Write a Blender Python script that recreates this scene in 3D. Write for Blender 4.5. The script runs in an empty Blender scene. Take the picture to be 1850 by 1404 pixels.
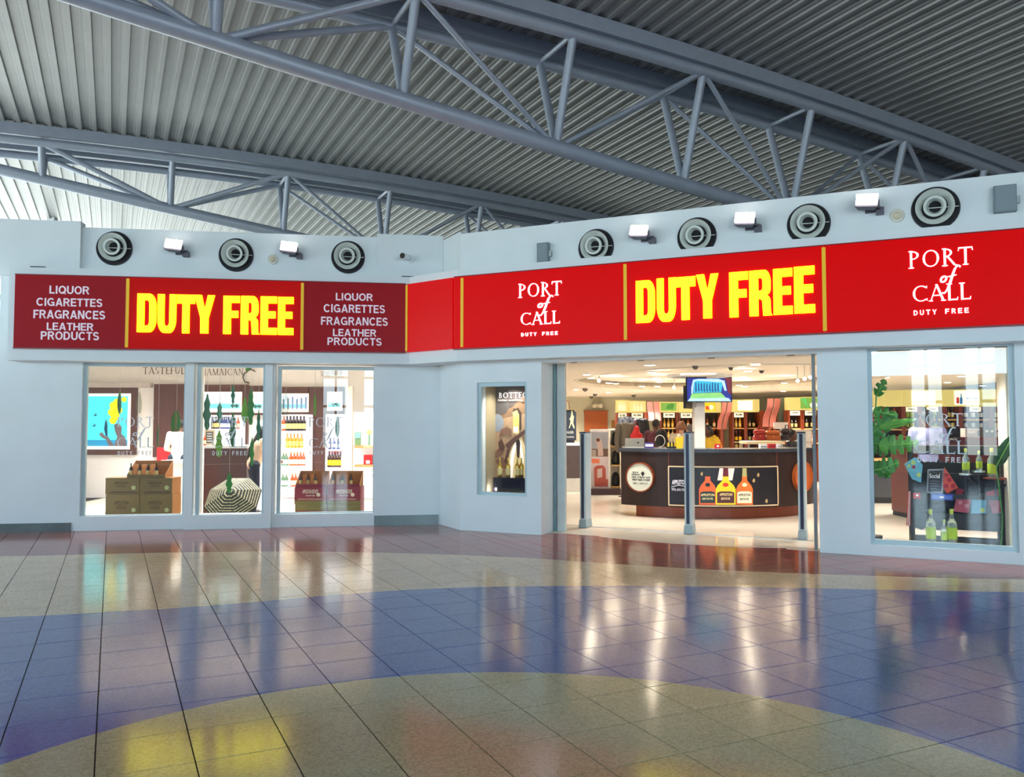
import bpy, math, random
import numpy as np
from math import sin, cos, radians, pi, atan2, hypot
from mathutils import Vector, Matrix
random.seed(7)
scene = bpy.context.scene
COL = scene.collection
# ------------------------------------------------------------------ camera, world, exposure
F = 1420.0; TH = math.atan(63 / 1420.0); HC = 1.6
cam_d = bpy.data.cameras.new('camera'); cam = bpy.data.objects.new('camera', cam_d); COL.objects.link(cam)
cam.location = (0, 0, HC); cam.rotation_euler = (pi / 2 + TH, 0, 0)
cam_d.sensor_fit = 'HORIZONTAL'; cam_d.sensor_width = 36; cam_d.lens = 36 * F / 1850; cam_d.clip_end = 200
scene.camera = cam
scene.view_settings.view_transform = 'Standard'; scene.view_settings.look = 'None'
scene.view_settings.gamma = 1; scene.view_settings.use_curve_mapping = False
scene.view_settings.exposure = 0.93
scene.cycles.max_bounces = 8; scene.cycles.diffuse_bounces = 4; scene.cycles.glossy_bounces = 4
scene.cycles.transparent_max_bounces = 16; scene.cycles.sample_clamp_indirect = 8
W = bpy.data.worlds.new('world'); scene.world = W; W.use_nodes = True
nt = W.node_tree; nt.nodes.clear()
tc = nt.nodes.new('ShaderNodeTexCoord'); sp = nt.nodes.new('ShaderNodeSeparateXYZ')
mr = nt.nodes.new('ShaderNodeMapRange'); mr.inputs[1].default_value = -0.3; mr.inputs[2].default_value = 0.7
cr = nt.nodes.new('ShaderNodeValToRGB'); bg = nt.nodes.new('ShaderNodeBackground'); wo = nt.nodes.new('ShaderNodeOutputWorld')
e = cr.color_ramp.elements
e[0].position = 0.0; e[0].color = (0.50, 0.55, 0.53, 1)
e[1].position = 1.0; e[1].color = (0.30, 0.55, 0.95, 1)
x = e.new(0.27); x.color = (0.56, 0.62, 0.60, 1)
x = e.new(0.33); x.color = (0.66, 0.88, 1.0, 1)
bg.inputs[1].default_value = 4.2
for a, b in ((tc.outputs['Generated'], sp.inputs[0]), (sp.outputs['Z'], mr.inputs[0]), (mr.outputs[0], cr.inputs[0]),
             (cr.outputs[0], bg.inputs[0]), (bg.outputs[0], wo.inputs[0])):
    nt.links.new(a, b)

def area_light(name, loc, size, power, color=(1, 1, 1), rot=(0, 0, 0), shape='DISK', sy=None, spread=pi):
    d = bpy.data.lights.new(name, 'AREA'); d.shape = shape; d.size = size; d.energy = power; d.color = color; d.spread = spread
    if sy: d.size_y = sy
    o = bpy.data.objects.new(name, d); COL.objects.link(o); o.location = loc; o.rotation_euler = rot
    return o

# ------------------------------------------------------------------ pixel helpers
def ray(px, py):
    a = (px - 925) / F; b = -(py - 702) / F
    return Vector((a, cos(TH) - b * sin(TH), sin(TH) + b * cos(TH)))
def AT(px, py, Y):
    r = ray(px, py); t = Y / r.y
    return Vector((r.x * t, Y, HC + r.z * t))
def GND(px, py, z=0.0):
    r = ray(px, py); t = (z - HC) / r.z
    return Vector((r.x * t, r.y * t, z))
class Frame:
    def __init__(s, x, y, ang): s.o = Vector((x, y)); s.a = ang; s.d = Vector((cos(ang), sin(ang))); s.n = Vector((-sin(ang), cos(ang)))
    def sz(s, px, py, y=0.0):
        r = ray(px, py); O = s.o + s.n * y
        t = O.dot(s.n) / Vector((r.x, r.y)).dot(s.n); P = r * t
        return (Vector((P.x, P.y)) - O).dot(s.d), P.z + HC
    def w(s, u, y, z): q = s.o + s.d * u + s.n * y; return Vector((q.x, q.y, z))
FL = Frame(-7.520, 11.627, radians(8.19))
FR = Frame(-0.781, 11.885, radians(-23.976))
_c = FR.w(0, 0, 0); _l = FL.w(6.444, 0, 0)

# ------------------------------------------------------------------ materials
def lin(c): return tuple(((v / 255) / 12.92 if v / 255 <= 0.04045 else ((v / 255 + 0.055) / 1.055) ** 2.4) for v in c)
MATS = {}
def M(name, rgb=(200, 200, 200), rough=0.5, metal=0.0, emit=0.0, ecol=None, noise=0.06, scale=6.0, spec=0.5, coat=0.0, bump=0.0, stretch=None, alpha=None, trans=0.0):
    if name in MATS: return MATS[name]
    m = bpy.data.materials.new(name); m.use_nodes = True; t = m.node_tree; b = t.nodes['Principled BSDF']
    c = lin(rgb)
    b.inputs['Roughness'].default_value = rough; b.inputs['Metallic'].default_value = metal
    b.inputs['Specular IOR Level'].default_value = spec; b.inputs['Coat Weight'].default_value = coat
    b.inputs['Coat Roughness'].default_value = 0.08
    if trans: b.inputs['Transmission Weight'].default_value = trans
    b.inputs['Base Color'].default_value = (*c, 1)
    if noise or bump:
        tcn = t.nodes.new('ShaderNodeTexCoord'); n = t.nodes.new('ShaderNodeTexNoise'); n.inputs['Scale'].default_value = scale; n.inputs['Detail'].default_value = 4
        src = tcn.outputs['Object']
        if stretch:
            mp = t.nodes.new('ShaderNodeMapping'); mp.inputs['Scale'].default_value = stretch; t.links.new(src, mp.inputs[0]); src = mp.outputs[0]
        t.links.new(src, n.inputs['Vector'])
        if noise:
            r = t.nodes.new('ShaderNodeMapRange'); r.inputs[1].default_value = 0.3; r.inputs[2].default_value = 0.7
            r.inputs[3].default_value = 1 - noise; r.inputs[4].default_value = 1 + noise
            mx = t.nodes.new('ShaderNodeVectorMath'); mx.operation = 'SCALE'; mx.inputs[0].default_value = c
            t.links.new(n.outputs['Fac'], r.inputs[0]); t.links.new(r.outputs[0], mx.inputs['Scale']); t.links.new(mx.outputs[0], b.inputs['Base Color'])
        if bump:
            bp = t.nodes.new('ShaderNodeBump'); bp.inputs['Strength'].default_value = bump; bp.inputs['Distance'].default_value = 0.01
            t.links.new(n.outputs['Fac'], bp.inputs['Height']); t.links.new(bp.outputs[0], b.inputs['Normal'])
    if emit:
        b.inputs['Emission Color'].default_value = (*(lin(ecol) if ecol else c), 1); b.inputs['Emission Strength'].default_value = emit
    MATS[name] = m
    return m
def glass_mat(name, tint=(0.96, 0.98, 0.98), ior=1.5, rough=0.0):
    if name in MATS: return MATS[name]
    m = bpy.data.materials.new(name); m.use_nodes = True; t = m.node_tree; t.nodes.clear()
    o = t.nodes.new('ShaderNodeOutputMaterial'); mx = t.nodes.new('ShaderNodeMixShader'); tr = t.nodes.new('ShaderNodeBsdfTransparent')
    gl = t.nodes.new('ShaderNodeBsdfGlossy'); fr = t.nodes.new('ShaderNodeFresnel'); fr.inputs[0].default_value = ior
    tr.inputs[0].default_value = (*tint, 1); gl.inputs['Roughness'].default_value = rough
    g = t.nodes.new('ShaderNodeNewGeometry'); mi = t.nodes.new('ShaderNodeMapRange'); mi.inputs[3].default_value = ior; mi.inputs[4].default_value = 1 / ior   # the far face of the pane reflects like the near one
    t.links.new(g.outputs['Backfacing'], mi.inputs[0]); t.links.new(mi.outputs[0], fr.inputs[0])
    t.links.new(fr.outputs[0], mx.inputs[0]); t.links.new(tr.outputs[0], mx.inputs[1]); t.links.new(gl.outputs[0], mx.inputs[2]); t.links.new(mx.outputs[0], o.inputs[0])
    MATS[name] = m
    return m
WALL = M('wall_paint', (226, 234, 236), 0.55, noise=0.03, scale=1.5, bump=0.05)
FRAMEM = M('frame_paint', (186, 208, 214), 0.4, noise=0.03)
GLASS = glass_mat('window_glass', ior=1.55)
STEEL = M('truss_paint', (158, 168, 184), 0.42, 0.25, noise=0.05)
DECK = M('deck_metal', (142, 144, 144), 0.42, 0.15, noise=0.05, scale=2)
WHITE = M('white_paint', (236, 234, 230), 0.5)
CREAM = M('cream_paint', (232, 224, 206), 0.5)
BLACK = M('black_matt', (18, 18, 20), 0.5)
DARKM = M('dark_metal', (52, 54, 60), 0.4, 0.5)
CHROME = M('brushed_steel', (176, 182, 182), 0.28, 0.9, noise=0.12, scale=3, stretch=(1, 1, 12))

# ------------------------------------------------------------------ mesh builder
WM = {}          # object name -> world matrix
class MB:
    def __init__(s): s.v = []; s.f = []
    def add(s, v, f):
        n = len(s.v); s.v += [tuple(p) for p in v]; s.f += [tuple(i + n for i in q) for q in f]; return s
    def box(s, x0, x1, y0, y1, z0, z1):
        v = [(x, y, z) for z in (z0, z1) for y in (y0, y1) for x in (x0, x1)]
        return s.add(v, [(0, 2, 3, 1), (4, 5, 7, 6), (0, 1, 5, 4), (2, 6, 7, 3), (0, 4, 6, 2), (1, 3, 7, 5)])
    def prism(s, pts, off):
        n = len(pts); off = Vector(off); a = [Vector(p) for p in pts]
        return s.add(a + [p + off for p in a], [tuple(range(n - 1, -1, -1)), tuple(range(n, 2 * n))] + [(i, (i + 1) % n, (i + 1) % n + n, i + n) for i in range(n)])
    def plate(s, pts2, y0, y1):      # polygon in local x,z pushed from y0 to y1
        return s.prism([(x, y0, z) for x, z in pts2], (0, y1 - y0, 0))
    def cyl(s, p0, p1, r0, r1=None, n=12, caps=True):
        r1 = r0 if r1 is None else r1; p0 = Vector(p0); p1 = Vector(p1); d = (p1 - p0).normalized()
        u = d.orthogonal().normalized(); w = d.cross(u)
        v = []
        for p, r in ((p0, r0), (p1, r1)):
            for i in range(n):
                a = 2 * pi * i / n; v.append(p + u * cos(a) * r + w * sin(a) * r)
        f = [(i, (i + 1) % n, (i + 1) % n + n, i + n) for i in range(n)]
        if caps: f += [tuple(range(n - 1, -1, -1)), tuple(range(n, 2 * n))]
        return s.add(v, f)
    def tube(s, pts, r, n=10, ry=None, caps=True):
        pts = [Vector(p) for p in pts]; m = len(pts); rr = r if isinstance(r, (list, tuple)) else [r] * m
        v = []; up = None
        for k, p in enumerate(pts):
            d = (pts[min(k + 1, m - 1)] - pts[max(k - 1, 0)]).normalized()
            if up is None: up = d.orthogonal().normalized()
            u = (up - d * up.dot(d)).normalized(); up = u; w = d.cross(u)
            for i in range(n):
                a = 2 * pi * i / n; v.append(p + u * cos(a) * rr[k] + w * sin(a) * (rr[k] if ry is None else ry))
        f = [(k * n + i, k * n + (i + 1) % n, (k + 1) * n + (i + 1) % n, (k + 1) * n + i) for k in range(m - 1) for i in range(n)]
        if caps: f += [tuple(range(n - 1, -1, -1)), tuple(range((m - 1) * n, m * n))]
        return s.add(v, f)
    def lathe(s, prof, n=16, o=(0, 0, 0), mat=None, close=False):
        o = Vector(o); v = []
        for r, z in prof:
            for i in range(n):
                a = 2 * pi * i / n; p = Vector((r * cos(a), r * sin(a), z))
                if mat: p = mat @ p
                v.append(o + p)
        m = len(prof)
        f = [(k * n + i, k * n + (i + 1) % n, (k + 1) * n + (i + 1) % n, (k + 1) * n + i) for k in range(m - 1) for i in range(n)]
        if close: f += [((m - 1) * n + i, (m - 1) * n + (i + 1) % n, (i + 1) % n, i) for i in range(n)]
        else:
            if prof[0][0] > 1e-5: f.append(tuple(range(n - 1, -1, -1)))
            if prof[-1][0] > 1e-5: f.append(tuple(range((m - 1) * n, m * n)))
        return s.add(v, f)
    def ball(s, c, r, n=12, m=8, sc=(1, 1, 1)):
        v = []; c = Vector(c)
        prof = [(max(1e-4, sin(pi * k / m)) * r, -cos(pi * k / m) * r) for k in range(m + 1)]
        o = MB().lathe(prof, n)
        return s.add([c + Vector((p[0] * sc[0], p[1] * sc[1], p[2] * sc[2])) for p in o.v], o.f)
    def limb(s, p0, p1, r0, r1, n=12):
        s.cyl(p0, p1, r0, r1, n); s.ball(p0, r0, n, 8); s.ball(p1, r1, n, 8); return s
    def xf(s, m): s.v = [tuple(m @ Vector(p)) for p in s.v]; return s
    def build(s, name, mat, parent=None, smooth=False, world=False, ang=0.6):
        me = bpy.data.meshes.new(name)
        vs = s.v
        if world and parent is not None:
            inv = WM[parent.name].inverted(); vs = [tuple(inv @ Vector(p)) for p in vs]
        me.from_pydata(vs, [], s.f); me.update()
        for q in (mat if isinstance(mat, (list, tuple)) else [mat]): me.materials.append(q)
        if smooth:
            me.polygons.foreach_set('use_smooth', [True] * len(me.polygons)); me.set_sharp_from_angle(angle=ang)
        o = bpy.data.objects.new(name, me); COL.objects.link(o)
        if parent is not None: o.parent = parent; WM[o.name] = WM[parent.name].copy()
        else: WM[o.name] = Matrix.Identity(4)
        return o
def place(o, loc, rz=0.0):
    o.location = loc; o.rotation_euler = (0, 0, rz); WM[o.name] = Matrix.Translation(Vector(loc)) @ Matrix.Rotation(rz, 4, 'Z'); return o
def tag(o, label, cat, group=None, kind=None):
    if label: o['label'] = label
    if cat: o['category'] = cat
    if group: o['group'] = group
    if kind: o['kind'] = kind
    return o
def thing(name, label, cat, loc=(0, 0, 0), rz=0.0, group=None):
    o = bpy.data.objects.new(name, None); o.empty_display_size = 0.1; COL.objects.link(o); place(o, loc, rz)
    return tag(o, label, cat, group)
def thing_in(fr, name, label, cat, u, y, z, group=None): return thing(name, label, cat, fr.w(u, y, z), fr.a, group)
def struct(mb, name, mat, fr=None, smooth=False):
    o = mb.build(name, mat, None, smooth); o['kind'] = 'structure'
    if fr is not None: place(o, fr.w(0, 0, 0), fr.a)
    return o
def copy_tree(o, loc=None, rz=None, label=None, scale=None, parent=None):
    c = o.copy(); COL.objects.link(c)
    if parent is not None: c.parent = parent
    for ch in list(o.children): copy_tree(ch, parent=c)
    if loc is not None: place(c, loc, o.rotation_euler.z if rz is None else rz)
    if label: c['label'] = label
    if scale: c.scale = scale
    return c
def wallgrid(mb, u0, u1, z0, z1, y0, y1, holes):
    us = sorted({u0, u1, *[h[0] for h in holes], *[h[1] for h in holes]}); zs = sorted({z0, z1, *[h[2] for h in holes], *[h[3] for h in holes]})
    def solid(i, j):
        if i < 0 or j < 0 or i >= len(us) - 1 or j >= len(zs) - 1: return False
        a = (us[i] + us[i + 1]) / 2; b = (zs[j] + zs[j + 1]) / 2
        return not any(h[0] < a < h[1] and h[2] < b < h[3] for h in holes)
    for i in range(len(us) - 1):
        for j in range(len(zs) - 1):
            if not solid(i, j): continue
            a, b, c, d = us[i], us[i + 1], zs[j], zs[j + 1]
            mb.add([(a, y0, c), (b, y0, c), (b, y0, d), (a, y0, d)], [(0, 1, 2, 3)])
            mb.add([(a, y1, c), (b, y1, c), (b, y1, d), (a, y1, d)], [(3, 2, 1, 0)])
            if not solid(i - 1, j): mb.add([(a, y0, c), (a, y1, c), (a, y1, d), (a, y0, d)], [(3, 2, 1, 0)])
            if not solid(i + 1, j): mb.add([(b, y0, c), (b, y1, c), (b, y1, d), (b, y0, d)], [(0, 1, 2, 3)])
            if not solid(i, j - 1): mb.add([(a, y0, c), (b, y0, c), (b, y1, c), (a, y1, c)], [(3, 2, 1, 0)])
            if not solid(i, j + 1): mb.add([(a, y0, d), (b, y0, d), (b, y1, d), (a, y1, d)], [(0, 1, 2, 3)])
    return mb
def ringframe(mb, u0, u1, z0, z1, w, y0, y1): return wallgrid(mb, u0, u1, z0, z1, y0, y1, [(u0 + w, u1 - w, z0 + w, z1 - w)])

# ------------------------------------------------------------------ lettering
def font_mb(s, fit, y0, y1, bold=0.0, squash=True):
    """default-font text fitted into (u0,u1,z0,z1), pushed from y0 to y1"""
    cu = bpy.data.curves.new('tmp', 'FONT'); cu.body = s; cu.size = 1; cu.offset = bold; cu.resolution_u = 3; cu.extrude = 0.5
    o = bpy.data.objects.new('tmp', cu); COL.objects.link(o)
    dg = bpy.context.evaluated_depsgraph_get(); me = bpy.data.meshes.new_from_object(o.evaluated_get(dg))
    vs = [tuple(v.co) for v in me.vertices]; fs = [tuple(p.vertices) for p in me.polygons]
    bpy.data.objects.remove(o); bpy.data.curves.remove(cu); bpy.data.meshes.remove(me)
    xs = [v[0] for v in vs]; ys = [v[1] for v in vs]; a, b, c, d = min(xs), max(xs), min(ys), max(ys)
    u0, u1, z0, z1 = fit
    mb = MB(); mb.v = [(u0 + (v[0] - a) / (b - a) * (u1 - u0), y0 if v[2] > 0 else y1, z0 + (v[1] - c) / (d - c) * (z1 - z0)) for v in vs]; mb.f = fs
    return mb
def rpoly(pts, n=6):
    """polygon with rounded corners; pts (x,y,r)"""
    out = []; m = len(pts)
    for i, (x, y, *r) in enumerate(pts):
        r = r[0] if r else 0
        if not r: out.append((x, y)); continue
        p = Vector((x, y)); a = Vector(pts[i - 1][:2]) - p; b = Vector(pts[(i + 1) % m][:2]) - p
        a.normalize(); b.normalize(); h = a.angle(b) / 2; t = r / math.tan(h); c = p + (a + b).normalized() * (r / sin(h))
        s = p + a * t - c; e_ = p + b * t - c; a0 = atan2(s.y, s.x); a1 = atan2(e_.y, e_.x); da = (a1 - a0 + pi) % (2 * pi) - pi
        out += [(c.x + r * cos(a0 + da * k / n), c.y + r * sin(a0 + da * k / n)) for k in range(n + 1)]
    return out
# heavy condensed capitals, unit box
HEAVY = {
 'D': [rpoly([(0, 0), (0, 1), (1, 1, .34), (1, 0, .34)]), rpoly([(.37, .17), (.37, .83), (.64, .83, .11), (.64, .17, .11)])],
 'U': [rpoly([(0, 1), (0, 0, .36), (1, 0, .36), (1, 1), (.64, 1), (.64, .18, .11), (.36, .18, .11), (.36, 1)])],
 'T': [[(0, 1), (0, .77), (.30, .77), (.30, 0), (.70, 0), (.70, .77), (1, .77), (1, 1)]],
 'Y': [[(0, 1), (.31, .40), (.31, 0), (.70, 0), (.70, .40), (1, 1), (.66, 1), (.51, .62), (.36, 1)]],
 'F': [[(0, 0), (0, 1), (1, 1), (1, .82), (.47, .82), (.47, .61), (.92, .61), (.92, .43), (.47, .43), (.47, 0)]],
 'E': [[(0, 0), (0, 1), (1, 1), (1, .82), (.45, .82), (.45, .61), (.92, .61), (.92, .43), (.45, .43), (.45, .18), (1, .18), (1, 0)]],
 'R': [rpoly([(0, 0), (0, 1), (.97, 1, .26), (.97, .50, .14), (.80, .46), (.95, .38, .1), (.97, .06, .05), (1.04, 0), (.62, 0), (.58, .35, .08), (.41, .38), (.41, 0)]), rpoly([(.41, .55), (.41, .83), (.60, .83, .08), (.60, .55, .08)])],
}
def heavy_mb(ch, u0, u1, z0, z1, y0, y1, w=1.0):
    cs = HEAVY[ch]; cu = bpy.data.curves.new('tmp', 'CURVE'); cu.dimensions = '2D'; cu.fill_mode = 'BOTH'; cu.extrude = 0.5
    for c in cs:
        sp_ = cu.splines.new('POLY'); sp_.points.add(len(c) - 1); sp_.use_cyclic_u = True
        for k, (x, y) in enumerate(c): sp_.points[k].co = (x, y, 0, 1)
    o = bpy.data.objects.new('tmp', cu); COL.objects.link(o); dg = bpy.context.evaluated_depsgraph_get()
    me = bpy.data.meshes.new_from_object(o.evaluated_get(dg)); mb = MB()
    mb.v = [(u0 + v.co.x * (u1 - u0), y0 if v.co.z > 0 else y1, z0 + v.co.y * (z1 - z0)) for v in me.vertices]; mb.f = [tuple(p.vertices) for p in me.polygons]
    bpy.data.objects.remove(o); bpy.data.curves.remove(cu); bpy.data.meshes.remove(me)
    return mb
# roman serif capitals out of strokes: ('l',x0,y0,x1,y1,w) bar; ('a',cx,cy,rx,ry,a0,a1,thin,thick) arc; ('s',x,y,w) serif
def _e(cx, cy, rx, ry, a0=0, a1=360): return ('a', cx, cy, rx, ry, a0, a1)
SER = {
 'P': (.62, [('l', .15, 0, .15, 1, .12), ('a', .17, .74, .40, .245, -90, 90), ('s', .15, 0, .3), ('s', .12, 1, .22)]),
 'O': (.98, [_e(.49, .5, .44, .48)]),
 'R': (.74, [('l', .15, 0, .15, 1, .12), ('a', .17, .75, .37, .235, -90, 90), ('l', .30, .53, .68, 0.02, .12), ('s', .15, 0, .3), ('s', .12, 1, .22), ('s', .74, .0, .14)]),
 'T': (.78, [('l', .39, 0, .39, .97, .12), ('l', .02, .965, .76, .965, .07), ('s', .39, 0, .3), ('l', .02, .80, .05, .97, .04), ('l', .76, .80, .73, .97, .04)]),
 'C': (.84, [('a', .49, .5, .44, .48, 50, 310), ('l', .78, .80, .79, .95, .04), ('l', .79, .06, .80, .19, .04)]),
 'A': (.86, [('l', .10, 0, .42, 1, .055), ('l', .40, 1, .76, 0, .12), ('l', .20, .34, .62, .34, .05), ('s', .10, 0, .22), ('s', .76, 0, .26)]),
 'L': (.60, [('l', .15, 0, .15, 1, .12), ('l', .1, .035, .56, .035, .07), ('l', .55, .0, .58, .18, .04), ('s', .15, 1, .3)]),
 'D': (.86, [('l', .15, 0, .15, 1, .12), ('a', .18, .5, .60, .48, -90, 90), ('s', .12, 0, .22), ('s', .12, 1, .22)]),
 'U': (.80, [('l', .14, .3, .14, 1, .11), ('l', .66, .3, .66, 1, .055), ('a', .40, .34, .26, .33, 180, 360), ('s', .14, 1, .28), ('s', .66, 1, .22)]),
 'Y': (.78, [('l', .08, 1, .40, .46, .11), ('l', .40, .46, .70, 1, .055), ('l', .39, 0, .39, .5, .12), ('s', .39, 0, .3), ('s', .08, 1, .26), ('s', .70, 1, .22)]),
 'F': (.58, [('l', .15, 0, .15, 1, .12), ('l', .1, .965, .54, .965, .07), ('l', .1, .52, .44, .52, .06), ('s', .15, 0, .3)]),
 'E': (.60, [('l', .15, 0, .15, 1, .12), ('l', .1, .965, .55, .965, .07), ('l', .1, .52, .44, .52, .06), ('l', .1, .035, .58, .035, .07)]),
 'S': (.58, [('a', .29, .74, .22, .23, 40, 270), ('a', .29, .26, .23, .245, -130, 90)]),
 'J': (.42, [('l', .22, -.1, .22, 1, .12), ('s', .22, 1, .3), ('l', .02, -.2, .22, -.08, .06)]),
 'M': (1.04, [('l', .14, 0, .14, 1, .055), ('l', .16, 1, .52, 0, .12), ('l', .52, 0, .86, 1, .055), ('l', .88, 0, .88, 1, .12), ('s', .14, 0, .24), ('s', .88, 0, .28)]),
 'I': (.34, [('l', .17, 0, .17, 1, .12), ('s', .17, 0, .3), ('s', .17, 1, .3)]),
 'N': (.90, [('l', .14, 0, .14, 1, .055), ('l', .14, 1, .74, 0, .12), ('l', .75, 0, .75, 1, .055), ('s', .14, 0, .24), ('s', .75, 1, .24)]),
 'B': (.66, [('l', .15, 0, .15, 1, .12), ('a', .17, .76, .32, .22, -90, 90), ('a', .17, .27, .38, .255, -90, 90), ('s', .12, 0, .2), ('s', .12, 1, .2)]),
 'G': (.90, [('a', .49, .5, .44, .48, 50, 325), ('l', .82, .04, .82, .42, .11), ('s', .82, .42, .24)]),
 ' ': (.35, []),
}
_w = .19
SAN = {
 'L': (.62, [('l', .1, 0, .1, 1, _w), ('l', .1, .085, .62, .085, .17)]),
 'I': (.26, [('l', .13, 0, .13, 1, _w)]),
 'O': (.90, [_e(.45, .5, .45, .51)]),
 'Q': (.90, [_e(.45, .5, .45, .51), ('l', .52, .28, .86, -.04, .16)]),
 'U': (.80, [('l', .1, .36, .1, 1, _w), ('l', .70, .36, .70, 1, _w), ('a', .40, .38, .395, .39, 180, 360)]),
 'R': (.80, [('l', .1, 0, .1, 1, _w), ('a', .42, .71, .33, .29, -90, 90), ('l', .1, .915, .44, .915, .17), ('l', .1, .50, .44, .50, .16), ('l', .44, .46, .70, 0, _w)]),
 'P': (.74, [('l', .1, 0, .1, 1, _w), ('a', .40, .69, .33, .31, -90, 90), ('l', .1, .915, .42, .915, .17), ('l', .1, .46, .42, .46, .16)]),
 'C': (.86, [('a', .45, .5, .45, .51, 42, 318)]),
 'G': (.90, [('a', .45, .5, .45, .51, 42, 325), ('l', .80, .02, .80, .52, .14), ('l', .46, .455, .86, .455, .14)]),
 'A': (.86, [('l', .10, 0, .42, 1, .19), ('l', .44, 1, .76, 0, .19), ('l', .2, .28, .66, .28, .15)]),
 'E': (.68, [('l', .1, 0, .1, 1, _w), ('l', .1, .915, .66, .915, .17), ('l', .1, .51, .62, .51, .16), ('l', .1, .085, .68, .085, .17)]),
 'F': (.64, [('l', .1, 0, .1, 1, _w), ('l', .1, .915, .64, .915, .17), ('l', .1, .49, .56, .49, .16)]),
 'T': (.70, [('l', .35, 0, .35, 1, _w), ('l', .0, .915, .70, .915, .17)]),
 'S': (.74, [('a', .36, .72, .35, .29, 20, 270), ('a', .37, .285, .36, .295, -160, 90)]),
 'N': (.80, [('l', .1, 0, .1, 1, _w), ('l', .70, 0, .70, 1, _w), ('l', .13, 1, .67, 0, .2)]),
 'H': (.80, [('l', .1, 0, .1, 1, _w), ('l', .70, 0, .70, 1, _w), ('l', .1, .51, .70, .51, .17)]),
 'D': (.82, [('l', .1, 0, .1, 1, _w), ('a', .34, .5, .46, .50, -90, 90), ('l', .1, .915, .36, .915, .17), ('l', .1, .085, .36, .085, .17)]),
 'Y': (.78, [('l', .08, 1, .39, .44, .19), ('l', .39, .44, .70, 1, .19), ('l', .39, 0, .39, .48, _w)]),
 ' ': (.35, []),
}
def sans_mb(s, u0, u1, z0, z1, y0, y1, gap=.10): return serif_mb(s, u0, u1, z0, z1, y0, y1, gap, 1.0, SAN)
def serif_mb(s, u0, u1, z0, z1, y0, y1, gap=.10, bold=1.0, SER=SER):
    san = SER is SAN
    """each stroke is a small prism; returned in local x,z"""
    tot = sum(SER[c][0] + gap for c in s) - gap; k = (u1 - u0) / tot; h = z1 - z0; mb = MB(); x = 0
    def pp(px, py): return (u0 + (x + px) * k, z0 + py * h)
    for c in s:
        w_, st = SER[c]
        for q in st:
            if q[0] == 'l':
                _, ax, ay, bx, by, w = q; w *= bold; d = Vector((bx - ax, by - ay)); n_ = Vector((-d.y, d.x)).normalized() * w / 2
                if abs(d.x) > abs(d.y) * 2: n_ = Vector((0, w / 2))
                else: n_ = Vector((w / 2 * (1 if d.y > 0 else -1), 0)) * -1
                mb.plate([pp(ax - n_.x, ay - n_.y), pp(bx - n_.x, by - n_.y), pp(bx + n_.x, by + n_.y), pp(ax + n_.x, ay + n_.y)], y0, y1)
            elif q[0] == 's':
                _, ax, ay, w = q; t = .045 * bold; yy = ay + (t / 2 if ay < .5 else -t / 2)
                mb.plate([pp(ax - w / 2, yy - t / 2), pp(ax + w / 2, yy - t / 2), pp(ax + w / 2, yy + t / 2), pp(ax - w / 2, yy + t / 2)], y0, y1)
            else:
                _, cx, cy, rx, ry, a0, a1 = q; n_ = max(6, int(abs(a1 - a0) / 22)); o_ = []; i_ = []
                for j in range(n_ + 1):
                    a = radians(a0 + (a1 - a0) * j / n_); th = .19 if san else (.05 + .07 * abs(cos(a)) ** 1.5) * bold
                    o_.append(pp(cx + rx * cos(a), cy + ry * sin(a))); i_.append(pp(cx + (rx - th) * cos(a), cy + (ry - (.17 if san else .05 * bold)) * sin(a)))
                for j in range(n_): mb.plate([o_[j], o_[j + 1], i_[j + 1], i_[j]], y0, y1)
        x += w_ + gap
    return mb
def script_of(u0, u1, z0, z1, y0, y1):
    """flowing italic 'of'"""
    mb = MB()
    def P(x, y): return (u0 + x * (u1 - u0), z0 + y * (z1 - z0))
    def band(pts, ws):
        for i in range(len(pts) - 1):
            a, b = Vector(pts[i]), Vector(pts[i + 1]); n_ = Vector((-(b - a).y, (b - a).x)).normalized()
            A = [a + n_ * ws[i] / 2, b + n_ * ws[i + 1] / 2, b - n_ * ws[i + 1] / 2, a - n_ * ws[i] / 2]
            mb.plate([P(p.x, p.y) for p in A], y0, y1)
    t = [2 * pi * k / 12 for k in range(13)]
    band([(.17 + .13 * cos(a) + .05 * sin(a), .50 + .11 * sin(a)) for a in t], [.05 + .05 * abs(cos(a)) for a in t])
    band([(1.0, .93), (.93, .99), (.82, .97), (.72, .86), (.60, .62), (.47, .33), (.33, .08), (.20, -.04), (.08, -.02)], [.08, .06, .06, .10, .12, .12, .08, .06, .04])
    band([(.30, .58), (.55, .60), (.80, .64)], [.03, .04, .03])
    return mb
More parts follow.
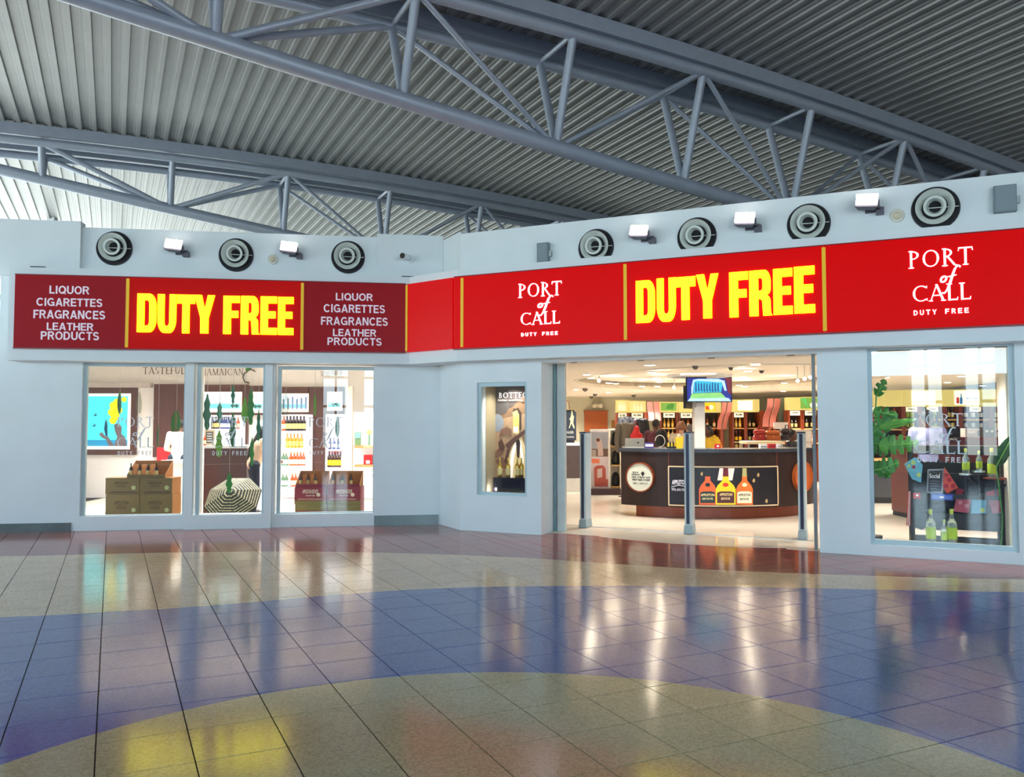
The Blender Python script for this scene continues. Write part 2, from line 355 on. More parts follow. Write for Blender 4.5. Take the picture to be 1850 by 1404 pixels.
def poc_sign(fr, par, pr, of, cl, df, y0, y1, mat, spaced=True, letter='lettering'):
    """PORT / of / CALL / DUTY FREE; each arg (x0,x1,ytop,ybot) in photo pixels"""
    def box(q, y):
        x0, x1, a, b = q; xc = (x0 + x1) / 2; ym = (a + b) / 2
        return fr.sz(x0, ym, y)[0], fr.sz(x1, ym, y)[0], fr.sz(xc, b, y)[1], fr.sz(xc, a, y)[1]
    inv = Vector(fr.w(0, 0, 0)); pl = WM[par.name].inverted() @ (Matrix.Translation(inv) @ Matrix.Rotation(fr.a, 4, 'Z'))
    out = []
    for wd, q, gp in (('PORT', pr, .10), ('CALL', cl, .05)):
        u0, u1, z0, z1 = box(q, y0); tot = sum(SER[c][0] + gp for c in wd) - gp; x = u0
        for c in wd:
            w_ = SER[c][0] / tot * (u1 - u0); out.append(serif_mb(c, x, x + w_, z0, z1, y0, y1)); x += w_ + gp / tot * (u1 - u0)
    out.append(script_of(*box(of, y0), y0, y1))
    b = box(df, y0); m = MB(); xs = 'DUTY FREE'; st = (b[1] - b[0]) / (8.65 if spaced else 8.75)
    for i, ch in enumerate(xs):
        if ch != ' ': 
            q = sans_mb(ch, b[0] + i * st, b[0] + i * st + st * .64, b[2], b[3], y0, y1); m.add(q.v, q.f)
    out.append(m)
    for q in out: q.xf(pl).build(letter, mat, par)
# ------------------------------------------------------------------ store lights (each is the lens of a ceiling lamp)
ZC = 2.50
for x, y, s, sy, p in ((-7.2, 14.6, 1.3, 2.4, 80), (-4.9, 14.8, 1.3, 2.4, 80), (-2.9, 14.6, 1.0, 2.0, 50)):
    area_light('panel_light', (x, y, 2.845), s, p, (1, .97, .95), shape='RECTANGLE', sy=sy, spread=radians(125))
for x, y, s, p in ((3.2, 13.6, 1.0, 34), (1.9, 13.0, .45, 22), (5.4, 12.0, .45, 26), (2.6, 18.4, .6, 50), (5.0, 18.0, .6, 50), (4.0, 22.6, .8, 70), (7.6, 20.4, .8, 70), (7.2, 14.2, .6, 45), (9.2, 15.0, .6, 50), (11.2, 16.0, .6, 50), (6.9, 10.4, .4, 22), (2.6, 25.2, .8, 50)):
    area_light('downlight', (x, y, ZC - .012), s, p, (1, .955, .89), spread=radians(125))
# ------------------------------------------------------------------ floor: bed + tiles
E1 = Vector((-sin(radians(26.95)), cos(radians(26.95)))); E2 = Vector((E1.y, -E1.x))
fl = MB().box(-13, 17, -8, 40, -.30, -.006)
floor = struct(fl, 'floor', M('floor_grout', (40, 37, 34), .8))
def floor_mat():
    m = bpy.data.materials.new('terrazzo_tile'); m.use_nodes = True; t = m.node_tree; N = t.nodes; L = t.links; b = N['Principled BSDF']
    g = N.new('ShaderNodeNewGeometry'); s = N.new('ShaderNodeSeparateXYZ'); L.new(g.outputs['Position'], s.inputs[0])
    def mix(fac, a, bb):
        q = N.new('ShaderNodeMix'); q.data_type = 'RGBA'; L.new(fac, q.inputs[0])
        for i, c in ((6, a), (7, bb)):
            if isinstance(c, tuple): q.inputs[i].default_value = (*lin(c), 1)
            else: L.new(c, q.inputs[i])
        return q.outputs[2]
    def math(op, a, bb):
        q = N.new('ShaderNodeMath'); q.operation = op
        for i, c in ((0, a), (1, bb)):
            if isinstance(c, (int, float)): q.inputs[i].default_value = c
            else: L.new(c, q.inputs[i])
        return q.outputs[0]
    def curve(px):
        pts = sorted([(GND(*p).x, GND(*p).y) for p in px]); mrn = math('MULTIPLY', math('ADD', s.outputs['X'], 10.0), .05)
        fc = N.new('ShaderNodeFloatCurve'); c = fc.mapping.curves[0]
        c.points[0].location = (0, pts[0][1] / 14); c.points[-1].location = (1, pts[-1][1] / 14)
        for x, y in pts: c.points.new((x + 10) / 20, y / 14)
        fc.mapping.update(); L.new(mrn, fc.inputs['Value'])
        return math('GREATER_THAN', s.outputs['Y'], math('MULTIPLY', fc.outputs[0], 14.0))
    f2 = curve([(0, 1115), (210, 1105), (420, 1091), (630, 1073), (800, 1063), (1000, 1059), (1300, 1060), (1570, 1065), (1850, 1070)])
    f3 = curve([(0, 1005), (330, 998), (600, 997), (925, 1007), (1100, 1018), (1300, 1030), (1500, 1038), (1850, 1047)])
    dx = math('ADD', s.outputs['X'], .05); dy = math('ADD', s.outputs['Y'], -2.446)
    f1 = math('GREATER_THAN', math('SQRT', math('ADD', math('MULTIPLY', dx, dx), math('MULTIPLY', dy, dy)), 0), 2.69)
    c = mix(f1, (192, 186, 148), (94, 112, 186)); c = mix(f2, c, (222, 200, 168)); c = mix(f3, c, (156, 84, 74))
    vo = N.new('ShaderNodeTexVoronoi'); vo.inputs['Scale'].default_value = 90; L.new(g.outputs['Position'], vo.inputs['Vector'])
    no = N.new('ShaderNodeTexNoise'); no.inputs['Scale'].default_value = 1.3; no.inputs['Detail'].default_value = 5; L.new(g.outputs['Position'], no.inputs['Vector'])
    sep = N.new('ShaderNodeSeparateColor'); L.new(vo.outputs['Color'], sep.inputs[0])
    k = math('ADD', math('MULTIPLY', sep.outputs[0], .34), .78); k2 = math('ADD', math('MULTIPLY', no.outputs['Fac'], .3), .85)
    # each tile a touch different
    sc = N.new('ShaderNodeVectorMath'); sc.operation = 'SCALE'; L.new(c, sc.inputs[0]); L.new(math('MULTIPLY', k, k2), sc.inputs['Scale'])
    L.new(sc.outputs[0], b.inputs['Base Color'])
    rg = math('ADD', math('MULTIPLY', no.outputs['Fac'], .06), .10); L.new(rg, b.inputs['Roughness']); b.inputs['IOR'].default_value = 1.5
    b.inputs['Specular IOR Level'].default_value = .5
    return m
TM = floor_mat()
PA = .424; A0 = -.040; PB = .4345; B0 = .165; SH = -.045       # joint pitch and offset; rows lean a little
J = .0033
def q2(a, bb): v = E2 * a + E1 * (bb + SH * (a)); return v
cols = [A0 + PA * k for k in range(-40, 60)]
cols = sorted(cols + [4.79 + .0])            # the expansion joint that doubles one line
tiles = []
for i in range(len(cols) - 1):
    a0, a1 = cols[i] + J, cols[i + 1] - J
    if a1 - a0 < .02: continue
    for j in range(-40, 45):
        b0, b1 = B0 + PB * j + J, B0 + PB * (j + 1) - J
        c = q2((a0 + a1) / 2, (b0 + b1) / 2)
        if not (-12.9 < c.x < 12 and -7.5 < c.y < 12.9): continue
        if (c - FR.o).dot(FR.n) > .3 and (c - FL.o).dot(FL.n) > .3: continue
        # area in the picture
        v = Vector((c.x, c.y, -HC)); zc = v.y * cos(TH) + v.z * sin(TH)
        vis = 0
        if zc > .5:
            px = 925 + F * v.x / zc; py = 702 - F * (-v.y * sin(TH) + v.z * cos(TH)) / zc
            if -60 < px < 1910 and 900 < py < 1470: vis = 1 / zc ** 3
        tiles.append((vis, a0, a1, b0, b1))
tiles.sort(key=lambda t: -t[0])
def tile_v(a0, a1, b0, b1, dz):
    p = [q2(a0, b0), q2(a1, b0), q2(a1, b1), q2(a0, b1)]
    return [(x.x, x.y, dz) for x in p] + [(x.x, x.y, -.012) for x in p], [(0, 1, 2, 3), (1, 0, 4, 5), (2, 1, 5, 6), (3, 2, 6, 7), (0, 3, 7, 4)]
rest = MB()
for k, (vis, a0, a1, b0, b1) in enumerate(tiles):
    dz = random.uniform(-.0006, .0003); v, f = tile_v(a0, a1, b0, b1, dz)
    if k < 300 and vis > 0:
        mb = MB().add(v, f); mb.build('floor_tile', TM, floor)
    else: rest.add(v, f)
o = rest.build('floor_tiling', TM, floor); o['kind'] = 'stuff'
# polished store floor with its curved threshold
cx, cy, R = 3.841, 13.953, 3.778
a_s, a_e = radians(196), radians(300)
arc = [(cx + R * cos(a_s + (a_e - a_s) * k / 24), cy + R * sin(a_s + (a_e - a_s) * k / 24)) for k in range(25)]
poly = [(p[0], p[1], .004) for p in arc if (Vector(p) - FR.o).dot(FR.n) < .28]
u_a = (Vector(poly[0][:2]) - FR.o).dot(FR.d); u_b = (Vector(poly[-1][:2]) - FR.o).dot(FR.d)
MARB = M('polished_marble', (228, 216, 198), .1, noise=.07, scale=1.2, spec=.7)
E_ = [FR.w(u_b, .1, .004), FR.w(10.2, .1, .004), Vector((15, 40, .004)), Vector((-10, 40, .004)), FL.w(-.9, .3, .004), FL.w(6.35, .25, .004), FR.w(.1, .3, .004), FR.w(u_a, .25, .004)]
pl = MB(); pts = poly + [tuple(p) for p in E_]; pl.prism([(p[0], p[1], .004) for p in pts], (0, 0, -.009))
struct(pl, 'floor.001', MARB)
tr_ = MB(); pa, pb = FR.sz(1020, 955, 0), None
q0, q1 = GND(1015, 949), GND(1476, 979)
d_ = (q1 - q0).normalized(); n_ = Vector((-d_.y, d_.x, 0)) * .012
tr_.prism([q0 - n_ + Vector((0, 0, .005)), q1 - n_ + Vector((0, 0, .005)), q1 + n_ + Vector((0, 0, .005)), q0 + n_ + Vector((0, 0, .005))], (0, 0, .006))
struct(tr_, 'trim_9', CHROME)
# ------------------------------------------------------------------ outer walls
def sz(fr, px, py, y=0.0): return fr.sz(px, py, y)
ZL, ZR = 4.565, 4.49
uL = lambda px, y=0: FL.sz(px, 800, y)[0]
uR = lambda px, y=0: FR.sz(px, 800, y)[0]
zb = FL.sz(240, 932, 0)[1]; zt = 2.515
h1 = (uL(146), uL(333), zb, zt); h2 = (uL(351), uL(479), zb, zt); h3 = (uL(496), uL(675), FL.sz(590, 928, 0)[1], zt)
struct(wallgrid(MB(), -.09, 6.444, 0, ZL, 0, .22, [h1, h2, h3]), 'wall_left', WALL, FL)
p1, p2 = _l, _c
n12 = Vector((-(p2 - p1).y, (p2 - p1).x, 0)).normalized() * .22
struct(MB().prism([p1, p2, p2 + n12 + Vector((0, .05, 0)), p1 + n12], (0, 0, 4.53)), 'wall_corner', WALL)
dz_ = FR.sz(906, 895, 0)
hN = (uR(861.5), uR(951.5), FR.sz(906, 896, 0)[1], FR.sz(906, 690.5, 0)[1])
uj0, uj1 = uR(978), uR(1478)
zd = 2.48
hD = (uj0, uj1, -1, zd)
w4 = (uR(1569.5), uR(1837), FR.sz(1705, 991, 0)[1], FR.sz(1705, 619.5, 0)[1])
struct(wallgrid(MB(), 0, 10.2, 0, ZR, 0, .30, [hN, (uj0, uj1, -.5, zd), w4]), 'wall_right', WALL, FR)
# raised boxes on the parapet
struct(MB().box(-.085, FL.sz(145, 440, -.08)[0], -.08, 0.1, 3.8, 4.635), 'trim_2', WALL, FL)
struct(MB().box(FL.sz(681, 440, -.08)[0], 6.47, -.08, 0.16, 3.8, 4.60), 'trim_3', WALL, FL)
# fascia band that carries the signs
fo = -.28
fp = [FL.w(.155, fo, 0), FL.w(5.945, fo, 0), FR.w(.09, fo, 0), FR.w(10.2, fo, 0), FR.w(10.2, .05, 0), FR.w(0, .05, 0), FL.w(6.42, .05, 0), FL.w(.155, .05, 0)]
struct(MB().prism([(p.x, p.y, 2.52) for p in fp], (0, 0, 1.365)), 'trim_1', WALL)
# baseboards of brushed metal
struct(MB().box(-.09, uL(132), -.02, 0.0, 0, .125), 'baseboard_left', M('base_steel', (100, 108, 108), .34, .85, noise=.12, scale=3), FL)
struct(MB().box(uL(677), 6.42, -.018, 0.0, 0, .155), 'baseboard_middle', M('base_steel', (100, 108, 108), .34, .85, noise=.12, scale=3), FL)
# middle bay surround
struct(ringframe(MB(), uL(334, -.08), uL(491, -.08), .0, zt, .0, -.08, 0).__class__().add(*(lambda m: (m.v, m.f))(wallgrid(MB(), uL(334, -.08), uL(491, -.08), 0, zt, -.08, -.001, [h2]))), 'trim_4', WALL, FL)
# display windows
def window(n, fr, px, yf, depth, wd=.055):
    x0, x1, yt, yb = px; u0, u1 = fr.sz(x0, 800, yf)[0], fr.sz(x1, 800, yf)[0]; xm = (x0 + x1) / 2
    z0, z1 = fr.sz(xm, yb, yf)[1], fr.sz(xm, yt, yf)[1]
    m = ringframe(MB(), u0 - wd, u1 + wd, z0 - wd, z1 + wd, wd, yf, yf + depth)
    o = struct(m, 'window_%d' % n, FRAMEM, fr); g = MB().box(u0, u1, yf + depth * .5, yf + depth * .5 + .008, z0, z1).build('pane', GLASS, o)
    return o
LET = M('etched_lettering', (215, 226, 230), .5, noise=0)
w1 = window(1, FL, (155, 331, 662.5, 930), .05, .06); w2 = window(2, FL, (361, 474, 664, 929), -.03, .06); w3_ = window(3, FL, (507, 674, 668.5, 925), .08, .06)
w4_ = window(4, FR, (1577.5, 1825.5, 628.5, 981), .04, .07, .075)
for w_, fr, a in ((w1, FL, ((210.9, 278, 753.2, 771), (239.4, 269, 772, 797), (210.2, 277.6, 790.4, 808.6), (212.5, 274.7, 815, 822.7), .07)),
                  (w2, FL, ((379.5, 449, 753.2, 771), (406, 432, 772, 797), (381.8, 446.7, 790.4, 808.6), (383.6, 445.6, 815, 822.7), -.01)),
                  (w3_, FL, ((557, 618.7, 754, 771.5), (583, 607, 772, 797), (557, 619.8, 791.6, 808.7), (559, 618.2, 815, 821.2), .1)),
                  (w4_, FR, ((1653.2, 1740, 747, 770), (1696.6, 1726.5, 772, 803), (1652.6, 1746, 796, 819.9), (1657.7, 1746, 825.8, 835.7), .068))):
    poc_sign(fr, w_, *a[:4], a[4] - .003, a[4] - .001, LET)
# niche window in the pillar
w5 = window(5, FR, (869, 948.5, 698, 890), .03, .05, .07)
# door head, jamb and track
ZH = FR.sz(1240, 646, .18)[1]
struct(MB().box(uj0 + .02, uj1 - .0, .16, .26, ZH, 2.6), 'door_1', M('door_head', (150, 156, 156), .4), FR)
JB = GND(999, 960); yB = (Vector((JB.x, JB.y)) - FR.o).dot(FR.n); uB = (Vector((JB.x, JB.y)) - FR.o).dot(FR.d)
struct(MB().prism([(uj0 - .0, 0.001, 0), (uB, yB, 0), (uB, yB + .05, 0), (uj0 - .12, yB + .05, 0), (uj0 - .12, .301, 0), (uj0 - .001, .301, 0)], (0, 0, 2.519)), 'trim_10', WALL, FR)
struct(MB().box(FR.sz(1000, 800, yB)[0], FR.sz(1004.5, 800, yB)[0], yB, yB + .1, 0, 2.5), 'trim_5', M('jamb_blue', (128, 156, 164), .4), FR)
struct(MB().box(FR.sz(1006.5, 800, yB + .02)[0], FR.sz(1020, 800, yB + .02)[0], yB + .02, yB + .1, 0, ZH), 'trim_6', M('jamb_pale', (206, 216, 214), .4), FR)
struct(MB().box(uR(1468.5, .2), uR(1474, .2), .16, .34, 0, ZH + .02), 'trim_7', M('jamb_grey', (140, 150, 158), .35), FR)
for k, px in enumerate((1037, 1159, 1287, 1431)):
    t = thing_in(FR, 'door_track_clip', 'small dark clip under the grey door head, ' + ('above the white counter at the shop entrance', 'third from the right door edge', 'just right of the television', 'nearest the right door edge')[k], 'clip', uR(px, .2), .2, ZH)
    MB().box(-.045, .045, -.03, .03, -.022, 0).build('clip_body', DARKM, t)
t = thing_in(FR, 'door_sensor', 'grey door sensor strip with black motion eyes on the door head', 'sensor', uR(1222, .16), .15, ZH)
MB().box(-.2, .2, -.008, .012, .03, .12).build('sensor_housing', M('sensor_grey', (176, 180, 176), .4), t)
MB().ball((-.08, -.012, .075), .035, sc=(1, .3, .8)).build('sensor_eye', BLACK, t, True); MB().ball((.05, -.012, .075), .032, sc=(1.2, .3, .8)).build('sensor_eye', BLACK, t, True)
t = thing_in(FR, 'door_indicator', 'small rectangular red and white indicator on the door head', 'indicator', uR(1244, .16), .15, ZH)
MB().box(-.06, .06, -.006, .012, .04, .1).build('indicator_frame', BLACK, t); MB().box(-.045, .045, -.01, -.005, .052, .088).build('indicator_plate', M('ind', (214, 180, 180), .4), t)
# ------------------------------------------------------------------ store shell
SW = M('store_wall', (238, 234, 230), .55, noise=.02); SG = M('store_wall_sage', (206, 200, 174), .55, noise=.02)
SC = M('store_ceiling', (240, 230, 214), .6, noise=.02)
# ceiling slab with an oval raised tray
el = [(4.3 + 3.0 * cos(2 * pi * k / 48), 16.2 + 4.4 * sin(2 * pi * k / 48)) for k in range(48)]
BX = [(-1.3, 12.55), (-1.5, 13.2), (-2.5, 17.0), (-2.5, 40)]
outer = [(-1.3, 12.55), tuple(FR.w(0, .3, 0))[:2], tuple(FR.w(10.2, .3, 0))[:2], (15.3, 40), (-2.5, 40), (-2.5, 17.0), (-1.5, 13.2)]
import mathutils.geometry as mg
tri = mg.tessellate_polygon([[Vector((*p, 0)) for p in outer], [Vector((*p, 0)) for p in reversed(el)]])
allp = outer + list(reversed(el)); cm = MB()
cm.add([(p[0], p[1], ZC) for p in allp], [tuple(t) for t in tri]); cm.add([(p[0], p[1], 3.0) for p in outer], [tuple(range(len(outer)))])
for a, b in zip(BX[:-1], BX[1:]): cm.add([(*a, ZC), (*b, ZC), (*b, 3.0), (*a, 3.0)], [(0, 1, 2, 3)])
for i in range(48):
    a, b = el[i], el[(i + 1) % 48]
    A = Vector((a[0] - 4.3, a[1] - 16.2)) * 1.02; B = Vector((b[0] - 4.3, b[1] - 16.2)) * 1.02
    cm.add([(a[0], a[1], ZC), (b[0], b[1], ZC), (B.x + 4.3, B.y + 16.2, ZC + .16), (A.x + 4.3, A.y + 16.2, ZC + .16)], [(0, 1, 2, 3)])
cm.add([(4.3 + (p[0] - 4.3) * 1.03, 16.2 + (p[1] - 16.2) * 1.03, ZC + .16) for p in el], [tuple(range(48))])
ceil2 = struct(cm, 'ceiling.001', SC)
lp = [(-10, 11.7), tuple(FL.w(6.3, .2, 0))[:2], (-1.3, 12.56), (-1.5, 13.2), (-2.48, 17.0), (-2.48, 17.3), (-10, 17.3)]
struct(MB().prism([(x, y, 2.86) for x, y in lp], (0, 0, .1)), 'ceiling.002', SC)
# cove ring
cv = MB(); 
for i in range(48):
    a, b = el[i], el[(i + 1) % 48]
    f_ = lambda p, k: (4.3 + (p[0] - 4.3) * k, 16.2 + (p[1] - 16.2) * k)
    a1, b1 = f_(a, .985), f_(b, .985)
    cv.prism([(a[0], a[1], ZC - .02), (b[0], b[1], ZC - .02), (b1[0], b1[1], ZC - .02), (a1[0], a1[1], ZC - .02)], (0, 0, .07))
struct(cv, 'trim_8', M('cove_lip', (244, 236, 220), .4))
def wallseg(name, a, b, z0, z1, mat, th=.12):
    a = Vector((*a, z0)); b = Vector((*b, z0)); d = (b - a).normalized(); n_ = Vector((-d.y, d.x, 0)) * th
    return struct(MB().prism([a, b, b + n_, a + n_], (0, 0, z1 - z0)), name, mat)
YB = 17.0
wallseg('wall_store_back_left', (-10, YB), (-2.6, YB), 0, 2.95, SW)
wallseg('wall_store_left', (-9.6, 11.6), (-9.6, YB), 0, 2.95, SW)
wallseg('wall_store_inner', (-2.6, YB), (-2.6, 27), 0, 2.95, SW)
wallseg('wall_store_back', (-2.6, 27), (15.2, 27), 0, 2.9, SG)
wallseg('wall_store_right', (15.2, 27), (15.2, 6.5), 0, 2.95, SW)
wallseg('wall_far', (-13, 39), (17, 39), 0, 8.5, SG)
wallseg('wall_outer_right', (17, 39), (17, -8), 0, 8.5, M('hall_wall', (170, 168, 170), .6))
# hall side walls behind and beside the camera: glazed bays between white columns, rear openings shaped for light and reflections
HW = M('hall_wall_rear', (190, 192, 194), .6)
struct(wallgrid(MB(), -13, 17, 0, 8.5, -8.2, -8.0, [(-1.95, -.95, .6, 6.4), (-.3, .6, .6, 6.4), (2.4, 4.9, .6, 6.4), (5.3, 7.8, .6, 6.4), (8.2, 11, .6, 6.4), (11.4, 15.5, .6, 6.4), (-12.6, -3.0, 4.0, 7.4)]), 'wall_rear', HW)
gl = MB()
for a in (-1.45, .15, 3.6, 6.5, 9.6, 13.4): gl.box(a - .04, a + .04, -8.15, -8.05, .6, 6.2)
for z in (2.3, 3.5, 4.6): gl.box(-1.95, 15.5, -8.14, -8.06, z - .05, z + .05)
struct(gl, 'window_6', M('mullion', (150, 160, 170), .4))
gm = MB()
for y in (-8, -5, -2, 1, 4, 7, 10, 14, 18, 22, 26, 30, 34, 38): gm.box(-13.1, -12.9, y - .09, y + .09, 0, 8)
for z in (.08, 2.4, 4.8): gm.box(-13.06, -12.94, -8, 39, z - .06, z + .06)
struct(MB().box(-13.0, -12.8, -3.5, 4.5, 0, 3.9), 'wall_glare_screen', HW)  # unseen panel added to keep glare of the left glazing off the niche
struct(gm, 'window_7', M('mullion2', (190, 196, 200), .4))
# ------------------------------------------------------------------ roof deck: folded metal sheets hung from s=-18 to 32
ZT = [(-18, 6.0), (-8, 6.72), (-2, 7.02), (1, 7.12), (3.3, 7.16), (5.7, 7.14), (8.1, 7.08), (10.6, 6.95), (13.2, 6.79), (15.7, 6.60), (20, 6.15), (32, 4.9)]
ZBm = [(-8, 7.3), (-4, 6.83), (-2, 6.62), (-.5, 6.36), (.93, 6.20), (3.28, 5.93), (5.6, 5.67), (8.03, 5.43), (9.95, 5.26), (12.5, 5.07), (16, 4.9)]
pt = np.polyfit(*zip(*ZT), 4); pbm = np.polyfit(*zip(*[(a, b) for a, b in ZBm if a > -5]), 3)
zt_ = lambda s: float(np.polyval(pt, s)); zb_ = lambda s: float(np.polyval(pbm, s))
ceiling = bpy.data.objects.new('ceiling', None); COL.objects.link(ceiling); ceiling['kind'] = 'structure'; WM['ceiling'] = Matrix.Identity(4)
PR = [(0, .036), (.118, .036), (.130, .010), (.170, .010), (.182, -.020), (.248, -.020), (.258, .036)]
PER = .258; S0 = 2.976 % PER - PER * 70
def dk(s): return zt_(s) + .33
for g in range(0, 47):
    mb = MB(); row = []
    for k in range(4):
        base = S0 + (g * 4 + k) * PER
        for (a, h) in (PR if k == 3 else PR[:-1]): row.append((base + a, dk(base) + (dk(base + PER) - dk(base)) * a / PER + h))
    v = []
    for s, z in row:
        for p in (-16.0, 38.0):
            q = E2 * s + E1 * p; v.append((q.x, q.y, z))
    mb.add(v, [(2 * i, 2 * i + 1, 2 * i + 3, 2 * i + 2) for i in range(len(row) - 1)])
    mb.build('roof_sheet', DECK, ceiling)
# ------------------------------------------------------------------ triangular roof trusses
def P3(s, p, z): q = E2 * s + E1 * p; return Vector((q.x, q.y, z))
def truss(pc, half, label, s_lo=-7.5, s_hi=24.0, rb=.115, dzb=0.0, pbo=0.0):
    t = thing('roof_truss', label, 'truss', P3(1.02, pc, zb_(1.02)))
    ss = [s_lo + (s_hi - s_lo) * k / 40 for k in range(41)]
    zbb = lambda s: min(zb_(s) + dzb, zt_(s) - .12)
    MB().tube([P3(s, pc + pbo, zbb(s)) for s in ss], rb, 16).build('bottom_chord', STEEL, t, True, world=True)
    for sd in (-half, half):
        MB().tube([P3(s, pc + sd, zt_(s)) for s in ss], .085, 14).build('top_chord', STEEL, t, True, world=True)
        f = MB()
        for a, b in zip(ss[:-1], ss[1:]):
            v = [P3(s, pc + sd + w, z) for s, dz in ((a, 0), (b, 0)) for w, z in ((-.09, zt_(s) + .10), (.09, zt_(s) + .10), (.09, dk(s) - .015), (-.09, dk(s) - .015))]
            f.add(v, [(0, 4, 5, 1), (3, 2, 6, 7), (0, 3, 7, 4), (1, 5, 6, 2)])
        f.build('deck_rail', STEEL, t, world=True)
    for k in range(-3, 9):
        s = 1.02 + 2.36 * k; lo = P3(s, pc + pbo, zbb(s))
        if zt_(s) - zbb(s) < .2: continue
        for sd in (-half, half):
            MB().cyl(lo, P3(s + .0, pc + sd, zt_(s)), .062).build('web_post', STEEL, t, True, world=True)
        MB().cyl(P3(s, pc - half, zt_(s)), P3(s, pc + half, zt_(s)), .038).build('cross_tie', STEEL, t, True, world=True)
        if k % 2 == 0:
            for ds in (-2.36, 2.36):
                for sd in (-half, half):
                    MB().cyl(lo, P3(s + ds, pc + sd, zt_(s + ds)), .052 if k < 2 else .038).build('web_diagonal', STEEL, t, True, world=True)
    return t
truss(9.86, .5, 'nearer blue-grey tubular roof truss running across the top of the picture')
truss(18.1, .5, 'farther blue-grey tubular roof truss above the left shop wing', dzb=-.02)
# ------------------------------------------------------------------ red sign panels
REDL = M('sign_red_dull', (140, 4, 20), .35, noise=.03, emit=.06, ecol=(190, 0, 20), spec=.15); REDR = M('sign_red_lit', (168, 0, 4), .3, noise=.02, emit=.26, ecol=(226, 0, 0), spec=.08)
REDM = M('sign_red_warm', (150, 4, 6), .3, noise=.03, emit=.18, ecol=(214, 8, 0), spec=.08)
YEL = M('sign_yellow_bar', (222, 178, 12), .4, noise=0, emit=.12); LIT = M('sign_yellow_lit', (255, 236, 0), .4, noise=0, emit=1.5, ecol=(255, 240, 0))
WL = M('sign_white_vinyl', (226, 214, 226), .5, noise=0, emit=.12); WLIT = M('sign_white_lit', (255, 250, 255), .4, noise=0, emit=.8, ecol=(250, 245, 255))
YS = -.31; ZS0, ZS1 = 2.702, 3.765
def sign(fr, name, label, u0, u1, splits, mats):
    t = thing_in(fr, name, label, 'sign', u0, YS, ZS0); t.location = fr.w(0, 0, 0); WM[t.name] = Matrix.Translation(fr.w(0, 0, 0)) @ Matrix.Rotation(fr.a, 4, 'Z')
    us = [u0] + splits + [u1]
    for k in range(len(us) - 1): MB().box(us[k], us[k + 1] - .004, YS, fo + .001, ZS0, ZS1).build('sign_panel', mats[k], t)
    for u in splits: MB().box(u - .022, u + .022, YS - .012, YS, ZS0 + .02, ZS1 - .02).build('divider_bar', YEL, t)
    MB().box(u0, u1, YS - .014, YS + .01, ZS0 - .018, ZS0).box(u0, u1, YS - .014, YS + .01, ZS1, ZS1 + .012).build('sign_edge', M('edge_red', (130, 10, 20), .3), t)
    return t
us_ = lambda fr, px, py=570: fr.sz(px, py, YS)[0]
sL = sign(FL, 'fascia_sign', 'long red fascia sign over the three shop windows, yellow DUTY FREE between product lists', us_(FL, 25.5), us_(FL, 733), [us_(FL, 230), us_(FL, 546)], [REDL, REDM, REDL])
sR = sign(FR, 'fascia_sign', 'long red fascia sign over the shop entrance, yellow DUTY FREE between two white logos', us_(FR, 820), 9.9, [us_(FR, 835), us_(FR, 1130), us_(FR, 1490)], [REDR, REDR, REDR, REDR])
ca, cb = FL.w(us_(FL, 734.5), YS, 0), FR.w(us_(FR, 818.5), YS, 0); ang = atan2((cb - ca).y, (cb - ca).x)
sC = thing('fascia_sign', 'short glossy red sign panel folded across the inner corner', 'sign', (ca.x, ca.y, 0), ang)
Lc = (cb - ca).length
MB().box(0.01, Lc - .01, 0, .025, ZS0, ZS1).build('sign_panel', REDR, sC); MB().box(-.012, .025, -.012, 0, ZS0 + .02, ZS1 - .02).build('divider_bar', YEL, sC)
def line(fr, par, txt, x0, x1, yt, yb, mat, bold=.035):
    ym = (yt + yb) / 2; xm = (x0 + x1) / 2; y = YS - .002
    sans_mb(txt, fr.sz(x0, ym, y)[0], fr.sz(x1, ym, y)[0], fr.sz(xm, yb, y)[1], fr.sz(xm, yt, y)[1], YS - .006, YS).build('lettering', mat, par)
for a in (('LIQUOR', 89.5, 161.6, 516.8, 531.2), ('CIGARETTES', 65.9, 185.2, 539.1, 553.6), ('FRAGRANCES', 60.4, 190.2, 560.8, 576), ('LEATHER', 84.5, 169, 583.4, 597), ('PRODUCTS', 73.8, 179, 599.3, 614.2),
          ('LIQUOR', 606.7, 673.6, 530, 543.2), ('CIGARETTES', 584.6, 695.7, 550.6, 565), ('FRAGRANCES', 580, 700.8, 573.2, 587.8), ('LEATHER', 601.5, 679.9, 594.8, 607.8), ('PRODUCTS', 591.6, 689.6, 610.4, 624)):
    line(FL, sL, *a, WL)
def big(fr, par, rows):
    for ch, x0, x1, yt, yb in rows:
        ym = (yt + yb) / 2; xm = (x0 + x1) / 2; y = YS - .03
        heavy_mb(ch, fr.sz(x0 + .5, ym, y)[0], fr.sz(x1 - .5, ym, y)[0], fr.sz(xm, yb, y)[1], fr.sz(xm, yt, y)[1], YS - .03, YS).build('letter', LIT, par)
big(FL, sL, [('D', 247, 282.3, 530.4, 600), ('U', 283.9, 318.3, 531.5, 601.5), ('T', 319, 352, 532.3, 602), ('Y', 350, 388, 533, 602.3), ('F', 402.8, 433, 534.5, 603.5), ('R', 434.3, 468, 534.8, 604), ('E', 470, 500.4, 535.5, 604.6), ('E', 501.6, 530.6, 536.5, 605)])
big(FR, sR, [('D', 1148.2, 1183.3, 506.4, 582.9), ('U', 1185.9, 1220.9, 502, 581), ('T', 1219.5, 1256.6, 499.9, 577.7), ('Y', 1257.2, 1298.2, 495, 575), ('F', 1317, 1351.8, 491, 572.7), ('R', 1353, 1394, 488, 570.5), ('E', 1396.5, 1432, 484.9, 568), ('E', 1434, 1472.6, 480.9, 565.6)])
